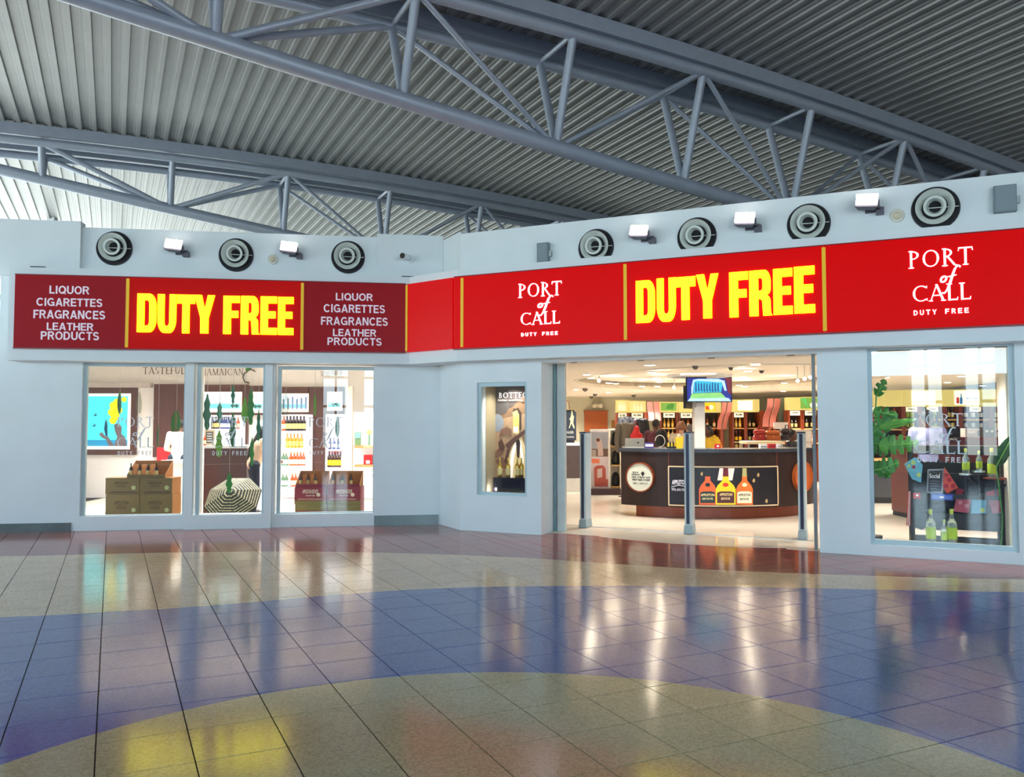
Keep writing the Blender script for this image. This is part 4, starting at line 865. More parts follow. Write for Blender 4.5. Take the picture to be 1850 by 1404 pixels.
# ------------------------------------------------------------------ cartons and trays
CART = M('carton_olive', (104, 88, 46), .65, noise=.06); CPR = M('carton_print', (70, 52, 26), .7); SEAL = M('carton_seal', (160, 170, 120), .5)
CRIM = M('carton_crimson', (134, 30, 48), .55); COL_ = M('carton_olive_band', (118, 106, 50), .6); CREAMT = M('print_cream', (226, 206, 180), .6)
def carton(x0, x1, yt, yb, Y, label, style, d=.34, grp=None):
    t = thing('liquor_carton', label, 'carton', base(FW, (x0 + x1) / 2, yb, Y), group=grp); m = CART if style == 'olive' else CRIM
    u0, u1, z0, z1 = rect(FW, x0, x1, yt, yb, Y); MB().box(u0, u1, Y, Y + .004, z0, z1).build('front_panel', m, t, world=True); MB().box(u0, u1, Y + .0045, Y + d, z0, z1 - .001).build('box_body', KRAFT if style == 'olive' else CRIM, t, world=True)
    h = yb - yt
    if style == 'olive':
        ptext(t, 'APPLETON', x0 + (x1 - x0) * .25, x0 + (x1 - x0) * .68, yt + h * .25, yt + h * .40, Y - .002, CPR, th=.002); ptext(t, 'ESTATE', x0 + (x1 - x0) * .33, x0 + (x1 - x0) * .6, yt + h * .45, yt + h * .57, Y - .002, CPR, th=.002)
        disc(t, 'seal', SEAL, x0 + (x1 - x0) * .83, yt + h * .6, 4, Y - .003, .003, n=16); pbox(t, 'print_band', CPR, x0 + 7, x1 - 3, yb - h * .16, yb - h * .06, Y - .002, .002)
    else:
        pbox(t, 'olive_band', COL_, x0, x1, yb - h * .2 if style == 'crim' else yt, yb if style == 'crim' else yt + h * .4, Y - .002, .002)
        ptext(t, 'APPLETON ESTATE', x0 + (x1 - x0) * .25, x0 + (x1 - x0) * .75, yt + h * (.15 if style == 'crim' else .55), yt + h * (.38 if style == 'crim' else .95), Y - .003, CREAMT, th=.002, bold=.03)
        if style == 'crim': ptext(t, 'CRAFTED IN THE HEART OF JAMAICA', x0 + 6, x1 - 8, yt + h * .68, yt + h * .76, Y - .003, CREAMT, th=.002); disc(t, 'seal', CREAMT, x1 - 14, yt + h * .45, 3.6, Y - .003, .002, n=14); ptext(t, 'SIGNATURE', x0 + (x1 - x0) * .36, x0 + (x1 - x0) * .64, yt + h * .46, yt + h * .54, Y - .003, CREAMT, th=.002)
    return t
YC = 12.9
carton(190.5, 251.5, 863.5, 893, YC, 'upper left olive carton of the stack in the first window', 'olive'); carton(252.8, 311, 863.5, 893, YC, 'upper right olive carton of the stack in the first window', 'olive')
zf = rect(FW, 190, 251, 893.4, 940, YC)[2]
carton(190.5, 251.5, 893.4, 940.5, YC, 'lower left olive carton with a window reflection on it', 'olive'); carton(252.8, 311, 893.4, 940.5, YC, 'lower right olive carton of the stack in the first window', 'olive')
carton(532, 589, 880, 911, 12.92, 'upper crimson carton with cream lettering in the third window', 'crim'); carton(533, 590, 911.3, 940.5, 12.92, 'lower crimson carton with olive band in the third window', 'crim2')
carton(591.5, 651, 880, 911, 12.92, 'upper right crimson carton, washed out by the glass reflection', 'crim'); carton(591.5, 651, 911.3, 940.5, 12.92, 'lower right crimson carton, washed out by the glass reflection', 'crim2')
def tray(x0, x1, yt, yb, Y, mat, label, xs, kind, bl):
    t = thing('display_tray', label, 'carton', base(FW, (x0 + x1) / 2, yb, Y)); u0, u1, z0, z1 = rect(FW, x0, x1, yt, yb, Y); f = z0 + (z1 - z0) * .22; d = .3
    MB().box(u0, u1, Y, Y + .006, z0, f).build('front_panel', mat, t, world=True); MB().box(u0, u1, Y + d - .006, Y + d, z0, z1 + .03).build('back_panel', KRAFT, t, world=True)
    for u in (u0, u1 - .006): MB().prism([(u, Y + .0065, z0), (u, Y + d - .0065, z0), (u, Y + d - .0065, z1 + .03), (u, Y + .0065, f)], (.006, 0, 0)).build('side_panel', KRAFT, t, world=True)
    MB().box(u0 + .007, u1 - .007, Y + .007, Y + d - .007, z0, z0 + .006).build('tray_floor', KRAFT, t, world=True)
    for x in xs[:-1]:
        q = FW.sz(x + (xs[1] - xs[0]) / 2, yb, Y + .1)[0]; MB().box(q - .002, q + .002, Y + .02, Y + d - .02, z0 + .007, z1 - .02).build('divider', KRAFT, t, world=True)
    for k, x in enumerate(xs): q = FW.sz(x, yb, Y + .07); bottle(kind, (q[0], Y + .07, z0 + .008), bl, bl + ' group', z1 - z0 - .02)
tray(229.5, 298.5, 837, 863.3, YC + .02, CART, 'open olive display tray holding four dark bottles on the carton stack', (236.5, 252, 267, 282), 'dark', 'dark rum bottle with cream label in the tray on the olive cartons')
tray(534, 588, 856, 879.8, 12.94, CRIM, 'open crimson display tray holding dark bottles in the third window', (543, 556.5, 570), 'dark', 'dark rum bottle in the crimson tray of the third window')
tray(593, 650, 856, 879.8, 12.94, CRIM, 'right display tray on the washed out crimson cartons', (602, 618, 634), 'dark', 'dark bottle in the right tray behind the window reflection')
# ------------------------------------------------------------------ umbrella
def stripe_mat():
    m = bpy.data.materials.new('umbrella_print'); m.use_nodes = True; t = m.node_tree; b = t.nodes['Principled BSDF']; tc_ = t.nodes.new('ShaderNodeTexCoord'); s = t.nodes.new('ShaderNodeSeparateXYZ'); t.links.new(tc_.outputs['Object'], s.inputs[0])
    def mth(op, a, bb=0.0):
        q = t.nodes.new('ShaderNodeMath'); q.operation = op
        for i, c in ((0, a), (1, bb)):
            if isinstance(c, (int, float)): q.inputs[i].default_value = c
            else: t.links.new(c, q.inputs[i])
        return q.outputs[0]
    g = mth('GREATER_THAN', mth('FRACT', mth('MULTIPLY', s.outputs['Z'], 50.0)), .62)
    n = t.nodes.new('ShaderNodeTexNoise'); n.inputs['Scale'].default_value = 60; t.links.new(tc_.outputs['Object'], n.inputs['Vector']); g = mth('MULTIPLY', g, mth('GREATER_THAN', n.outputs['Fac'], .42))
    mx = t.nodes.new('ShaderNodeMix'); mx.data_type = 'RGBA'; t.links.new(g, mx.inputs[0]); mx.inputs[6].default_value = (*lin((26, 36, 30)), 1); mx.inputs[7].default_value = (*lin((206, 196, 150)), 1); t.links.new(mx.outputs[2], b.inputs['Base Color']); b.inputs['Roughness'].default_value = .6
    return m
t = thing('golf_umbrella', 'open dark umbrella with rings of cream print on the floor of the middle window', 'umbrella', base(FW, 421, 893, 12.95)); UR = .47
um = MB(); c0 = (0, 0, .20); ring = [[(UR * f * cos(radians(22.5 + 45 * k)), UR * f * sin(radians(22.5 + 45 * k)), .20 * (1 - f ** 1.35)) for k in range(8)] for f in (.02, .25, .5, .75, 1.0)]
v = [p for r_ in ring for p in r_]; um.add(v, [(i * 8 + k, i * 8 + (k + 1) % 8, (i + 1) * 8 + (k + 1) % 8, (i + 1) * 8 + k) for i in range(4) for k in range(8)])
um.build('canopy', stripe_mat(), t); 
for k in range(8): MB().tube([(r_[k][0], r_[k][1], r_[k][2] - .006) for r_ in ring], .004, 5).build('rib', DARKM, t)
MB().cyl((0, 0, -.62), (0, 0, .26), .008).build('shaft', DARKM, t); MB().cyl((0, 0, -.72), (0, 0, -.6), .018).build('handle', BLACK, t)
t.rotation_euler = (radians(47), 0, 0); t.location = base(FW, 421, 901, 13.0)
# ================================================================== people
HAIRK = M('hair_black', (22, 18, 18), .5, bump=.4, scale=60); SK1 = M('skin_deep', (98, 62, 44), .5); SK2 = M('skin_brown', (140, 92, 66), .5); SK3 = M('skin_light', (214, 168, 140), .5)
def person(label, px, Y, H, yaw, shirt, trous, skin=SK1, hair='short', hairm=HAIRK, arms='down', lean=0.0, seat=False, sleeve='short'):
    g = base(FW, px, 800, Y, 0); t = thing('person', label, 'person', (g.x, Y, 0), yaw); k = H / 1.74; V = Vector
    R_ = Matrix.Translation(V((0, 0, .95))) @ Matrix.Rotation(radians(lean), 4, 'X') @ Matrix.Translation(V((0, 0, -.95)))
    up = lambda *p: R_ @ V(p)
    dz = -.42 if seat else 0
    S = lambda m, low=False: m.xf(Matrix.Scale(k, 4)) 
    hip = [V((s * .09, 0, .93)) for s in (-1, 1)]
    if seat: knee = [V((s * .12, -.42, .95)) for s in (-1, 1)]; ank = [V((s * .12, -.42, .50)) for s in (-1, 1)]
    else: knee = [V((s * .10, -.03, .50)) for s in (-1, 1)]; ank = [V((s * .11, .01, .09)) for s in (-1, 1)]
    sh = [up(s * .185, 0, 1.41) for s in (-1, 1)]
    if arms == 'down': el_ = [up(s * .25, .02, 1.13) for s in (-1, 1)]; wr = [up(s * .25, -.06, .90) for s in (-1, 1)]
    elif arms == 'fwd': el_ = [up(s * .25, -.10, 1.15) for s in (-1, 1)]; wr = [up(s * .16, -.36, 1.14) for s in (-1, 1)]
    else: el_ = [up(s * .26, -.16, 1.20) for s in (-1, 1)]; wr = [up(s * .12, -.34, 1.34) for s in (-1, 1)]
    b = MB(); hc = up(0, -.015, 1.60)
    b.ball(hc, .1, 16, 12, (.80, .95, 1.12)); b.ball(hc + V((0, -.035, -.055)), .062, 12, 8, (.95, 1, .9)); b.limb(up(0, .01, 1.42), up(0, 0, 1.53), .055, .052)
    b.ball(hc + V((0, -.098, -.015)), .017, 8, 6, (.8, 1, 1.5))
    for s in (-1, 1): b.ball(hc + V((s * .083, .005, -.01)), .025, 8, 6, (.45, .8, 1.2))
    b.limb(up(0, 0, 1.0), up(0, 0, 1.34), .11, .12)
    for i, s in enumerate((-1, 1)):
        b.limb(sh[i] * .7 + up(0, 0, 1.38) * .3, sh[i], .06, .055); b.limb(sh[i], el_[i], .048, .038); b.limb(el_[i], wr[i], .037, .025)
        d = (wr[i] - el_[i]).normalized(); side = d.cross(V((1, 0, 0))).normalized(); pal = wr[i] + d * .055; b.limb(wr[i] + d * .02, pal, .026, .03)
        for f, (o_, l) in enumerate(((-.027, .062), (-.009, .074), (.009, .07), (.027, .055))):
            a0 = pal + side * o_ + d * .015; a1 = a0 + d * l * .5; a2 = a1 + (d + V((-s * .5, 0, 0))).normalized() * l * .5; b.limb(a0, a1, .0095, .009, 6); b.limb(a1, a2, .009, .008, 6)
        b.limb(wr[i] + d * .03 - side * .02, wr[i] + d * .07 - side * .05, .011, .009, 6)
        b.limb(V((s * .05, 0, .95)), hip[i], .10, .09); b.limb(hip[i], knee[i], .075, .05); b.limb(knee[i], ank[i], .048, .032)
    remesh(S(b), 'body', skin, t, .0115, 3)
    for s in (-1, 1): S(MB().ball(hc + V((s * .034, -.088, .012)), .011, 8, 6)).build('eye', M('eye_dark', (24, 18, 16), .2), t, True)
    S(MB().ball(hc + V((0, -.094, -.055)), .02, 8, 6, (1.1, .35, .3))).build('mouth', M('lips', (130, 66, 60), .5), t, True)
    c = MB(); c.limb(up(0, 0, .96), up(0, 0, 1.16), .135, .13, 16); c.limb(up(-.05, 0, 1.3), up(.05, 0, 1.3), .125, .125, 16); c.limb(sh[0] - V((0, 0, .012)), sh[1] - V((0, 0, .012)), .068, .068); c.limb(up(0, 0, 1.1), up(0, 0, 1.32), .13, .15, 16)
    for i in (0, 1):
        e_ = el_[i] if sleeve == 'long' else sh[i].lerp(el_[i], .62); c.limb(sh[i], e_, .066, .055)
        if sleeve == 'long': c.limb(e_, el_[i].lerp(wr[i], .9), .052, .04)
    remesh(S(c), 'shirt', shirt, t, .016, 3)
    c = MB()
    for i in (0, 1): c.limb(V(((-.04, .04)[i], 0, .95)), hip[i], .115, .105); c.limb(hip[i], knee[i], .098, .07); c.limb(knee[i], ank[i] + V((0, 0, .02)), .07, .055)
    remesh(S(c), 'trousers', trous, t, .016, 3)
    for i in (0, 1): S(MB().limb(ank[i] + V((0, .02, -.035)), ank[i] + V((0, -.13, -.045)), .045, .036)).build('shoe', BLACK, t, True)
    h = MB(); h.ball(hc + V((0, .022, .022)), .102, 14, 10, (.92, .98, 1.06))
    if hair == 'long': h.limb(hc + V((0, .05, 0)), up(0, .12, 1.22), .095, .07); h.limb(up(0, .12, 1.22), up(0, .13, 1.02), .07, .03)
    if hair == 'bob':
        for a in range(9): h.ball(hc + V((.09 * cos(a * pi / 8), .04 + .03 * sin(a * pi / 8), -.03 + .02 * (a % 2))), .04, 8, 6)
    if hair == 'bun': h.ball(hc + V((0, .06, .1)), .05, 10, 8)
    if hair == 'short': h = MB().ball(hc + V((0, .016, .02)), .098, 14, 10, (.84, .96, 1.05))
    remesh(S(h), 'hair', hairm, t, .014, 1)
    if seat: t.location.z = -.45 * k + .02
    return t
WSH = M('shirt_white', (238, 230, 216), .7); NAVY = M('trousers_navy', (28, 34, 54), .7); PEACH = M('top_peach', (232, 196, 166), .7); LAV = M('shirt_lavender', (150, 150, 196), .7, noise=.04); MAR = M('shirt_maroon', (84, 28, 44), .7); MUST = M('shirt_mustard', (220, 176, 36), .7); GREYH = M('hair_grey', (110, 104, 106), .6); CURL = M('hair_auburn', (140, 92, 62), .6, bump=.6, scale=50); TAN = M('top_beige', (206, 190, 164), .7); PAT = M('shirt_patterned', (206, 200, 176), .7, noise=.5, scale=25); BLKC = M('cloth_black', (24, 24, 28), .75)
p = person('person in a cream white shirt seated behind the white reception counter', 322, 15.35, 1.72, radians(190), WSH, NAVY, SK1, 'short', arms='fwd', lean=14, sleeve='long')
p = person('person with long black hair in a peach top leaning on the dark service counter', 459, 13.85, 1.62, radians(118), PEACH, NAVY, SK2, 'long', arms='fwd', lean=18)
p = person('person in a maroon shirt wearing a black backpack inside the shop', 1184, 16.6, 1.72, radians(150), MAR, NAVY, SK1, 'short', lean=4)
bp_ = MB().limb((0, .2, 1.2), (0, .2, 1.36), .13, .11); o = remesh(bp_, 'backpack', M('backpack_black', (22, 22, 26), .6), None, .016, 3); pl_ = base(FW, 1196, 800, 16.42, .0); place(o, (pl_.x, 16.35, .02), radians(160)); tag(o, 'black backpack with a pale loop worn by the person in maroon', 'backpack')
MB().tube([(.0 + .10 * cos(a), .33, 1.22 + .12 * sin(a)) for a in [2 * pi * k / 14 for k in range(12)]], .008, 6).build('cord_loop', WHITE, o)
person('person with curly auburn hair and a beige top beyond the counter', 1231, 16.0, 1.66, radians(170), TAN, NAVY, SK3, 'bob', CURL); person('person with grey hair just left of the white pillar', 1247, 16.6, 1.60, radians(185), TAN, NAVY, SK3, 'short', GREYH)
person('person in a mustard yellow shirt bending right of the white pillar', 1291, 15.6, 1.62, radians(-60), MUST, NAVY, SK1, 'bob', HAIRK, lean=18); person('person in a pale patterned shirt right behind the white pillar', 1277, 16.2, 1.45, radians(170), PAT, NAVY, SK2, 'short')
P8 = person('person in black with glasses and a bun at the right end of the counter', 1425, 15.0, 1.50, radians(50), BLKC, NAVY, SK1, 'bun', arms='fwd', lean=8)
gl_ = MB()
for s in (-1, 1): gl_.lathe([(.019, 0), (.022, .002), (.022, -.002)], 12, o=(s * .03, -.092, 1.376), mat=Matrix.Rotation(radians(90), 4, 'X'), close=True)
gl_.cyl((-.012, -.094, 1.376), (.012, -.094, 1.376), .002, n=5)
gl_.xf(Matrix.Identity(4)).build('glasses', M('glasses_frame', (180, 180, 186), .3, .6), P8)
person('person in a lavender shirt with close cropped hair seen through the right window', 1676, 11.9, 1.83, radians(165), LAV, NAVY, SK1, 'short', arms='down')
# ================================================================== entrance: bollard shaped gate posts
GP = M('gate_post_grey', (178, 192, 198), .35, noise=.02); GN = M('gate_post_navy', (34, 44, 72), .3); GB = M('gate_post_base', (150, 168, 176), .4)
for px, py, lb in ((1058, 954, 'pale grey security gate post with navy edge, nearest the left jamb'), (1246.5, 965, 'pale grey security gate post standing in the middle of the entrance'), (1451, 975.5, 'security gate post seen edge on with a navy stripe, nearest the right jamb')):
    g = GND(px, py - 2, .005); ztop = FW.sz(px, 781.5, g.y)[1]; t = thing('gate_post', lb, 'gate post', (g.x, g.y, .011), FR.a, 'security gate posts across the entrance')
    h = ztop - .02; w, d = .05, .12
    MB().prism([(-w, -d, .12), (-w * .6, -d - .012, .12), (w * .6, -d - .012, .12), (w, -d, .12), (w, d, .12), (-w, d, .12)], (0, 0, h - .12)).build('post_body', GP, t)
    MB().box(-w * .42, w * .42, -d - .020, -d - .0121, .14, h - .01).build('edge_strip', GN, t)
    MB().prism([(-w, -d - .018, h), (w, -d - .018, h), (w, d, h), (-w, d, h)], (0, 0, .02)).build('top_cap', GN, t)
    MB().add([(-w - .012, -d - .03, 0), (w + .012, -d - .03, 0), (w + .012, d + .02, 0), (-w - .012, d + .02, 0), (-w - .003, -d - .022, .12), (w + .003, -d - .022, .12), (w + .003, d + .004, .12), (-w - .003, d + .004, .12)], [(3, 2, 1, 0), (4, 5, 6, 7), (0, 1, 5, 4), (1, 2, 6, 5), (2, 3, 7, 6), (3, 0, 4, 7)]).build('base', GB, t)
    MB().cyl((w, -d + .04, h - .08), (w + .004, -d + .04, h - .08), .008).build('bolt', DARKM, t)
# ================================================================== curved sales counter
CX, CY, CR = 3.52, 15.55, 2.45
def arcp(px, R, z=None, py=None):
    r = ray(px, py if py else 850); a = r.x ** 2 + r.y ** 2; b = -2 * (r.x * CX + r.y * CY); c = CX ** 2 + CY ** 2 - R * R; dsc = b * b - 4 * a * c
    t = (-b - math.sqrt(max(dsc, 0))) / (2 * a); return Vector((r.x * t, r.y * t, HC + r.z * t))
def arca(px, R=CR): p = arcp(px, R); return atan2(p.y - CY, p.x - CX)
def arcband(a0, a1, R0, R1, z0, z1, n=20):
    mb = MB()
    for k in range(n):
        q = [a0 + (a1 - a0) * k / n, a0 + (a1 - a0) * (k + 1) / n]
        v = [(CX + R * cos(a), CY + R * sin(a), z) for z in (z0, z1) for R in (R0, R1) for a in q]
        f = [(2, 3, 7, 6), (0, 4, 5, 1), (4, 6, 7, 5), (0, 1, 3, 2)]
        if k == 0: f.append((0, 2, 6, 4))
        if k == n - 1: f.append((1, 5, 7, 3))
        mb.add(v, f)
    return mb
aL, aR = arca(1122), arca(1471)
aP0, aP1 = arca(1208), arca(1404)
cz = 1.115
cnt = thing('sales_counter', 'curved dark wood sales counter with poster front and red brown plinth facing the entrance', 'counter', (CX, CY - CR, .004)); Zt = lambda px, py: arcp(px, CR, py=py).z
zk = Zt(1300, 918); zt0 = Zt(1300, 818); zt1 = Zt(1300, 811.5)
arcband(aL + .09, aR - .06, CR - .5, CR - .14, .0045, zk).build('plinth', M('plinth_redwood', (134, 56, 26), .35, noise=.1, scale=3), cnt, True, world=True)
arcband(aL, aP0 - .002, CR - .62, CR, zk, zt0, 8).build('side_panel', ESP, cnt, True, world=True); arcband(aP1 + .002, aR, CR - .62, CR, zk, zt0, 6).build('side_panel', ESP, cnt, True, world=True)
arcband(aP0, aP1, CR - .62, CR, zk, zt0, 14).build('front_panel', ESP, cnt, True, world=True); arcband(aL - .012, aR + .012, CR - .64, CR + .03, zt0, zt1).build('counter_top', CHAR, cnt, True, world=True)
zp1, zp0 = Zt(1300, 843.5), Zt(1300, 914)
TRIMC = M('trim_cream', (222, 196, 160), .4)
arcband(aP0 + .004, aP1 - .004, CR, CR + .008, zp0, zp1).build('poster', M('poster_black', (20, 16, 28), .35, noise=.3, scale=3), cnt, True, world=True)
for z in (zp0, zp1): arcband(aP0, aP1, CR, CR + .016, z - .012, z + .008).build('poster_trim', TRIMC, cnt, True, world=True)
for a in (aP0, aP1): arcband(a - .004, a + .004, CR, CR + .016, zp0, zp1, 1).build('poster_trim', TRIMC, cnt, world=True)
for a in (aP0, aP1): arcband(a - .002, a + .002, CR, CR + .003, zk, zt0, 1).build('seam', MAHOG, cnt, world=True)
def apoly(name, mat, pts, R=CR + .012, th=.003):
    f = [arcp(px, R, py=py) for px, py in pts]; c = Vector((CX, CY, 0)); b = [p + (Vector((p.x, p.y, 0)) - c).normalized() * th for p in f]
    n = len(f); return MB().add(b + f, [tuple(range(n)), tuple(range(2 * n - 1, n - 1, -1))] + [(i, i + n, (i + 1) % n + n, (i + 1) % n) for i in range(n)]).build(name, mat, cnt, world=True)
def pbottle(cx, w, body, neck, seal, lab, x):
    apoly('bottle_print', body, [(cx - w, 912), (cx - w, 884), (cx - w * .8, 877), (cx - w * .30, 868), (cx - w * .30, 861), (cx + w * .30, 861), (cx + w * .30, 868), (cx + w * .8, 877), (cx + w, 884), (cx + w, 912)], CR + .012 + x)
    apoly('neck_print', neck, [(cx - w * .28, 861), (cx - w * .24, 846), (cx + w * .24, 846), (cx + w * .28, 861)], CR + .013 + x)
    apoly('seal_print', seal, [(cx + w * .3 * cos(k * pi / 7), 876 + 3.6 * sin(k * pi / 7)) for k in range(14)], CR + .0175 + x); apoly('label_print', lab, [(cx - w * .86, 909), (cx - w * .86, 890), (cx - w * .5, 888), (cx + w * .5, 888), (cx + w * .86, 890), (cx + w * .86, 909)], CR + .0175 + x)
em = lambda n, c: M(n, c, .4, noise=.08, emit=.25)
CRT = em('print_cream2', (232, 224, 190))
apoly('glow_print', em('print_glow', (236, 220, 214)), [(1296, 868), (1300, 846), (1327, 846), (1323, 868)], CR + .010)
pbottle(1278.5, 15.5, em('p_orange', (216, 92, 44)), em('p_black', (24, 24, 30)), em('p_black', (24, 24, 30)), em('p_dkgreen', (22, 40, 40)), .0)
pbottle(1345, 15, em('p_orange2', (214, 104, 40)), em('p_olive', (170, 166, 110)), em('p_pale', (216, 210, 170)), CRT, .0)
pbottle(1311, 18, em('p_yellow', (238, 196, 30)), em('p_wine', (96, 16, 30)), em('p_red', (208, 50, 30)), em('p_maroon', (72, 30, 40)), .004)
for bx, by in ((1268, 856), (1370, 858), (1385, 905), (1362, 868)): apoly('spot_print', em('p_tan', (170, 140, 90)), [(bx - 2.5, by), (bx, by - 4), (bx + 2, by - 1), (bx + 1, by + 4), (bx - 2, by + 3)], CR + .012)
def atext(txt, x0, x1, yt, yb, mat, R=CR + .022, bold=.03):
    m = font_mb(txt, (0, 1, 0, 1), 0, 1, bold)
    v = []
    for a, yy, b in m.v:
        px = x0 + a * (x1 - x0); py = yb + (yt - yb) * b; v.append(arcp(px, R + (.002 if yy < .5 else 0), py=py))
    mb = MB(); mb.v = [tuple(p) for p in v]; mb.f = m.f; mb.build('lettering', mat, cnt, world=True)
CT2 = em('print_silver', (206, 204, 214)); GT = em('p_gold', (214, 196, 140))
atext('APPLETON', 1214, 1240, 867, 875.5, CT2); atext('We are rum', 1213, 1240, 881, 887, CT2, bold=0); apoly('arch_print', CT2, [(1213, 879), (1226, 876.5), (1240, 878.5), (1240, 879.5), (1226, 877.5), (1213, 880)])
atext('APPLETON', 1266, 1291, 892, 896.5, GT); atext('APPLETON', 1300, 1323, 891, 896, GT, CR + .026); atext('ESTATE', 1303, 1319, 899, 903, GT, CR + .026); atext('APPLETON', 1334, 1356, 892, 896.5, em('p_brown', (70, 60, 40))); atext('ESTATE', 1269, 1288, 899.5, 903, GT); atext('ESTATE', 1337, 1353, 900, 904, em('p_brown', (70, 60, 40)))
# round barrel ends on the counter
def medallion(px, py, r, face, rim, nm, rot=0):
    p = arcp(px, CR, py=py); a = atan2(p.y - CY, p.x - CX); Rz = Matrix.Translation(p) @ Matrix.Rotation(a + pi / 2, 4, 'Z') @ Matrix.Rotation(radians(90), 4, 'X')
    rr = r * p.y / F; MB().lathe([(rr * 1.08, 0), (rr * 1.08, .07), (rr * 1.0, .07), (rr * 1.0, .05), (.001, .05)], 36, mat=Rz).build(nm, rim, cnt, True, world=True)
    MB().lathe([(rr * .99, .05), (rr * .99, .056), (.001, .056)], 36, mat=Rz).build(nm + '_face', face, cnt, True, world=True); return Rz, rr
BAR = M('barrel_wood', (172, 84, 34), .4, noise=.18, scale=4, stretch=(10, 1, 1))
Rz, rr = medallion(1158, 862, 25, M('medallion_white', (214, 216, 200), .35, noise=.06, scale=2), MAHOG, 'barrel_end')
for s, fit in (('W A N', (-.55, -.12, .28, .40)), ('NYE/OLD', (-.6, .02, .12, .24)), ('NO. 4 MAY 200', (-.6, .8, -.06, .06)), ('MAY 2007 COMP', (-.55, .8, -.24, -.12)), ('NO. 1 5 0 2 7', (-.5, .6, -.5, -.38))):
    m = font_mb(s, tuple(q * rr for q in fit), .057, .059, .02); m.v = [(x, z, y) for x, y, z in m.v]; m.xf(Rz).build('lettering', DARKM, cnt, world=True)
m = MB(); m.v = [(x * rr, y * rr, z) for z in (.057, .06) for x, y in ((.1, .28), (.25, .45), (.38, .28), (.24, .05))]; m.f = [(0, 1, 2, 3), (4, 5, 6, 7)]; m.xf(Rz).build('heart_mark', DARKM, cnt, world=True)
medallion(1447, 861, 25, BAR, BAR, 'barrel_end')
# pillar and televisions
t = thing('shop_pillar', 'slim white square pillar rising behind the counter to the ceiling', 'pillar', base(FW, 1264, 900, 15.0, .0045)); u0, u1, *_ = rect(FW, 1255, 1273.5, 700, 800, 15.0)
MB().box(u0, u1, 15.0, 15.2, .0045, ZC - .001).build('shaft', WHITE, t, world=True)
def scr(n, c, e_=1.0): return M(n, c, .3, noise=.15, scale=8, emit=e_)
t = thing('television', 'wall television showing a bright blue stage, hung on the white pillar', 'television', base(FW, 1281, 726, 14.9)); pbox(t, 'bezel', BLACK, 1240, 1322.5, 681.5, 726.5, 14.9, .06); t = pbox(t, 'screen', scr('tv_blue', (24, 40, 130), .6), 1241.5, 1321, 683, 725, 14.893, .006)
ppoly(t, 'screen_image', scr('tv_teal', (50, 170, 205), .55), [(1254, 692), (1258, 688), (1300, 688), (1306, 692), (1303, 708), (1253, 710)], 14.890, .002); ppoly(t, 'screen_image', scr('tv_white', (170, 206, 240), .5), [(1249, 700), (1252, 686), (1262, 684.5), (1298, 684.5), (1309, 688), (1313, 706), (1309, 706), (1304, 691), (1258, 688), (1254, 691), (1252, 710), (1249, 712)], 14.889, .002)
ppoly(t, 'screen_image', scr('tv_green', (130, 200, 120), .45), [(1250, 711), (1302, 709), (1314, 721), (1246, 721)], 14.888, .002); ppoly(t, 'screen_image', scr('tv_white', (170, 206, 240), .5), [(1246, 720), (1316, 719), (1321, 725), (1242, 725)], 14.887, .002); ppoly(t, 'screen_image', scr('tv_maroon', (96, 30, 50), .6), [(1306, 683), (1321, 683), (1321, 714), (1315, 708), (1312, 688)], 14.889, .002)
for k in range(9): ppoly(t, 'screen_image', scr('tv_deep', (16, 70, 130), .5), [(1256 + k * 5, 708 - (k % 3)), (1256 + k * 5, 692 + (k * 7) % 6), (1258 + k * 5, 691 + (k * 5) % 5), (1259 + k * 5, 708)], 14.886, .002)
t = thing('television', 'second dark television seen from the side left of the lit one', 'television', base(FW, 1243, 738, 14.98)); q0_, q1_ = AT(1234.5, 718, 15.0), AT(1249, 718, 15.5)
d_ = (q1_ - q0_); d_.z = 0; n_ = Vector((-d_.y, d_.x, 0)).normalized() * -.05; za, zb2 = FW.sz(1240, 738, 15.0)[1], FW.sz(1240, 697, 15.0)[1]
MB().prism([Vector((q0_.x, q0_.y, za)), Vector((q1_.x - .02, q1_.y, za)), Vector((q1_.x - .02, q1_.y, za)) + n_, Vector((q0_.x, q0_.y, za)) + n_], (0, 0, zb2 - za)).build('bezel', DARKM, t, world=True)
t = thing('tv_bracket', 'thin white bracket arm under the lit television', 'bracket', base(FW, 1256, 735, 14.96)); MB().cyl(AT(1258, 727, 14.97), AT(1256, 736, 14.99), .01).build('arm', CHROME, t, world=True)
# ------------------------------------------------------------------ ceiling fittings in the store
LMP = M('lamp_emit', (255, 250, 240), .3, noise=0, emit=6)
def onceil(px, py, z=ZC): 
    r = ray(px, py); k = (z - HC) / r.z; return r.x * k, r.y * k
for px, py in ((1177, 673), (1060, 677), (1065, 680), (1068, 683), (1100, 692), (1112, 693), (1160, 698), (1187, 698), (1365, 658), (1351, 671), (1343, 681), (1346, 698), (1417, 692), (1176, 660), (1172, 660), (1192, 690), (1186, 683), (1335, 696), (1415, 707), (1100, 709), (1041, 704), (1712, 691), (1738, 680), (1775, 697), (1600, 682)):
    x, y = onceil(px, py); 
    if y < 9.5 or y > 26: continue
    t = thing('ceiling_downlight', 'small round recessed downlight in the shop ceiling', 'downlight', (x, y, ZC), group='recessed downlights in the shop ceiling')
    MB().lathe([(.09, -.004), (.09, .0), (.07, .0), (.07, -.004)], 16, close=True).build('ring', WHITE, t); MB().lathe([(.068, -.003), (.001, -.003)], 14).build('lens', LMP, t)
x, y = onceil(1264, 676); t = thing('ceiling_disc_light', 'large round white ceiling light above the televisions', 'ceiling light', (3.45, 14.45, ZC)); MB().lathe([(.56, -.05), (.58, -.03), (.58, 0), (.51, 0), (.51, -.05)], 40, close=True).build('rim', WHITE, t, True)
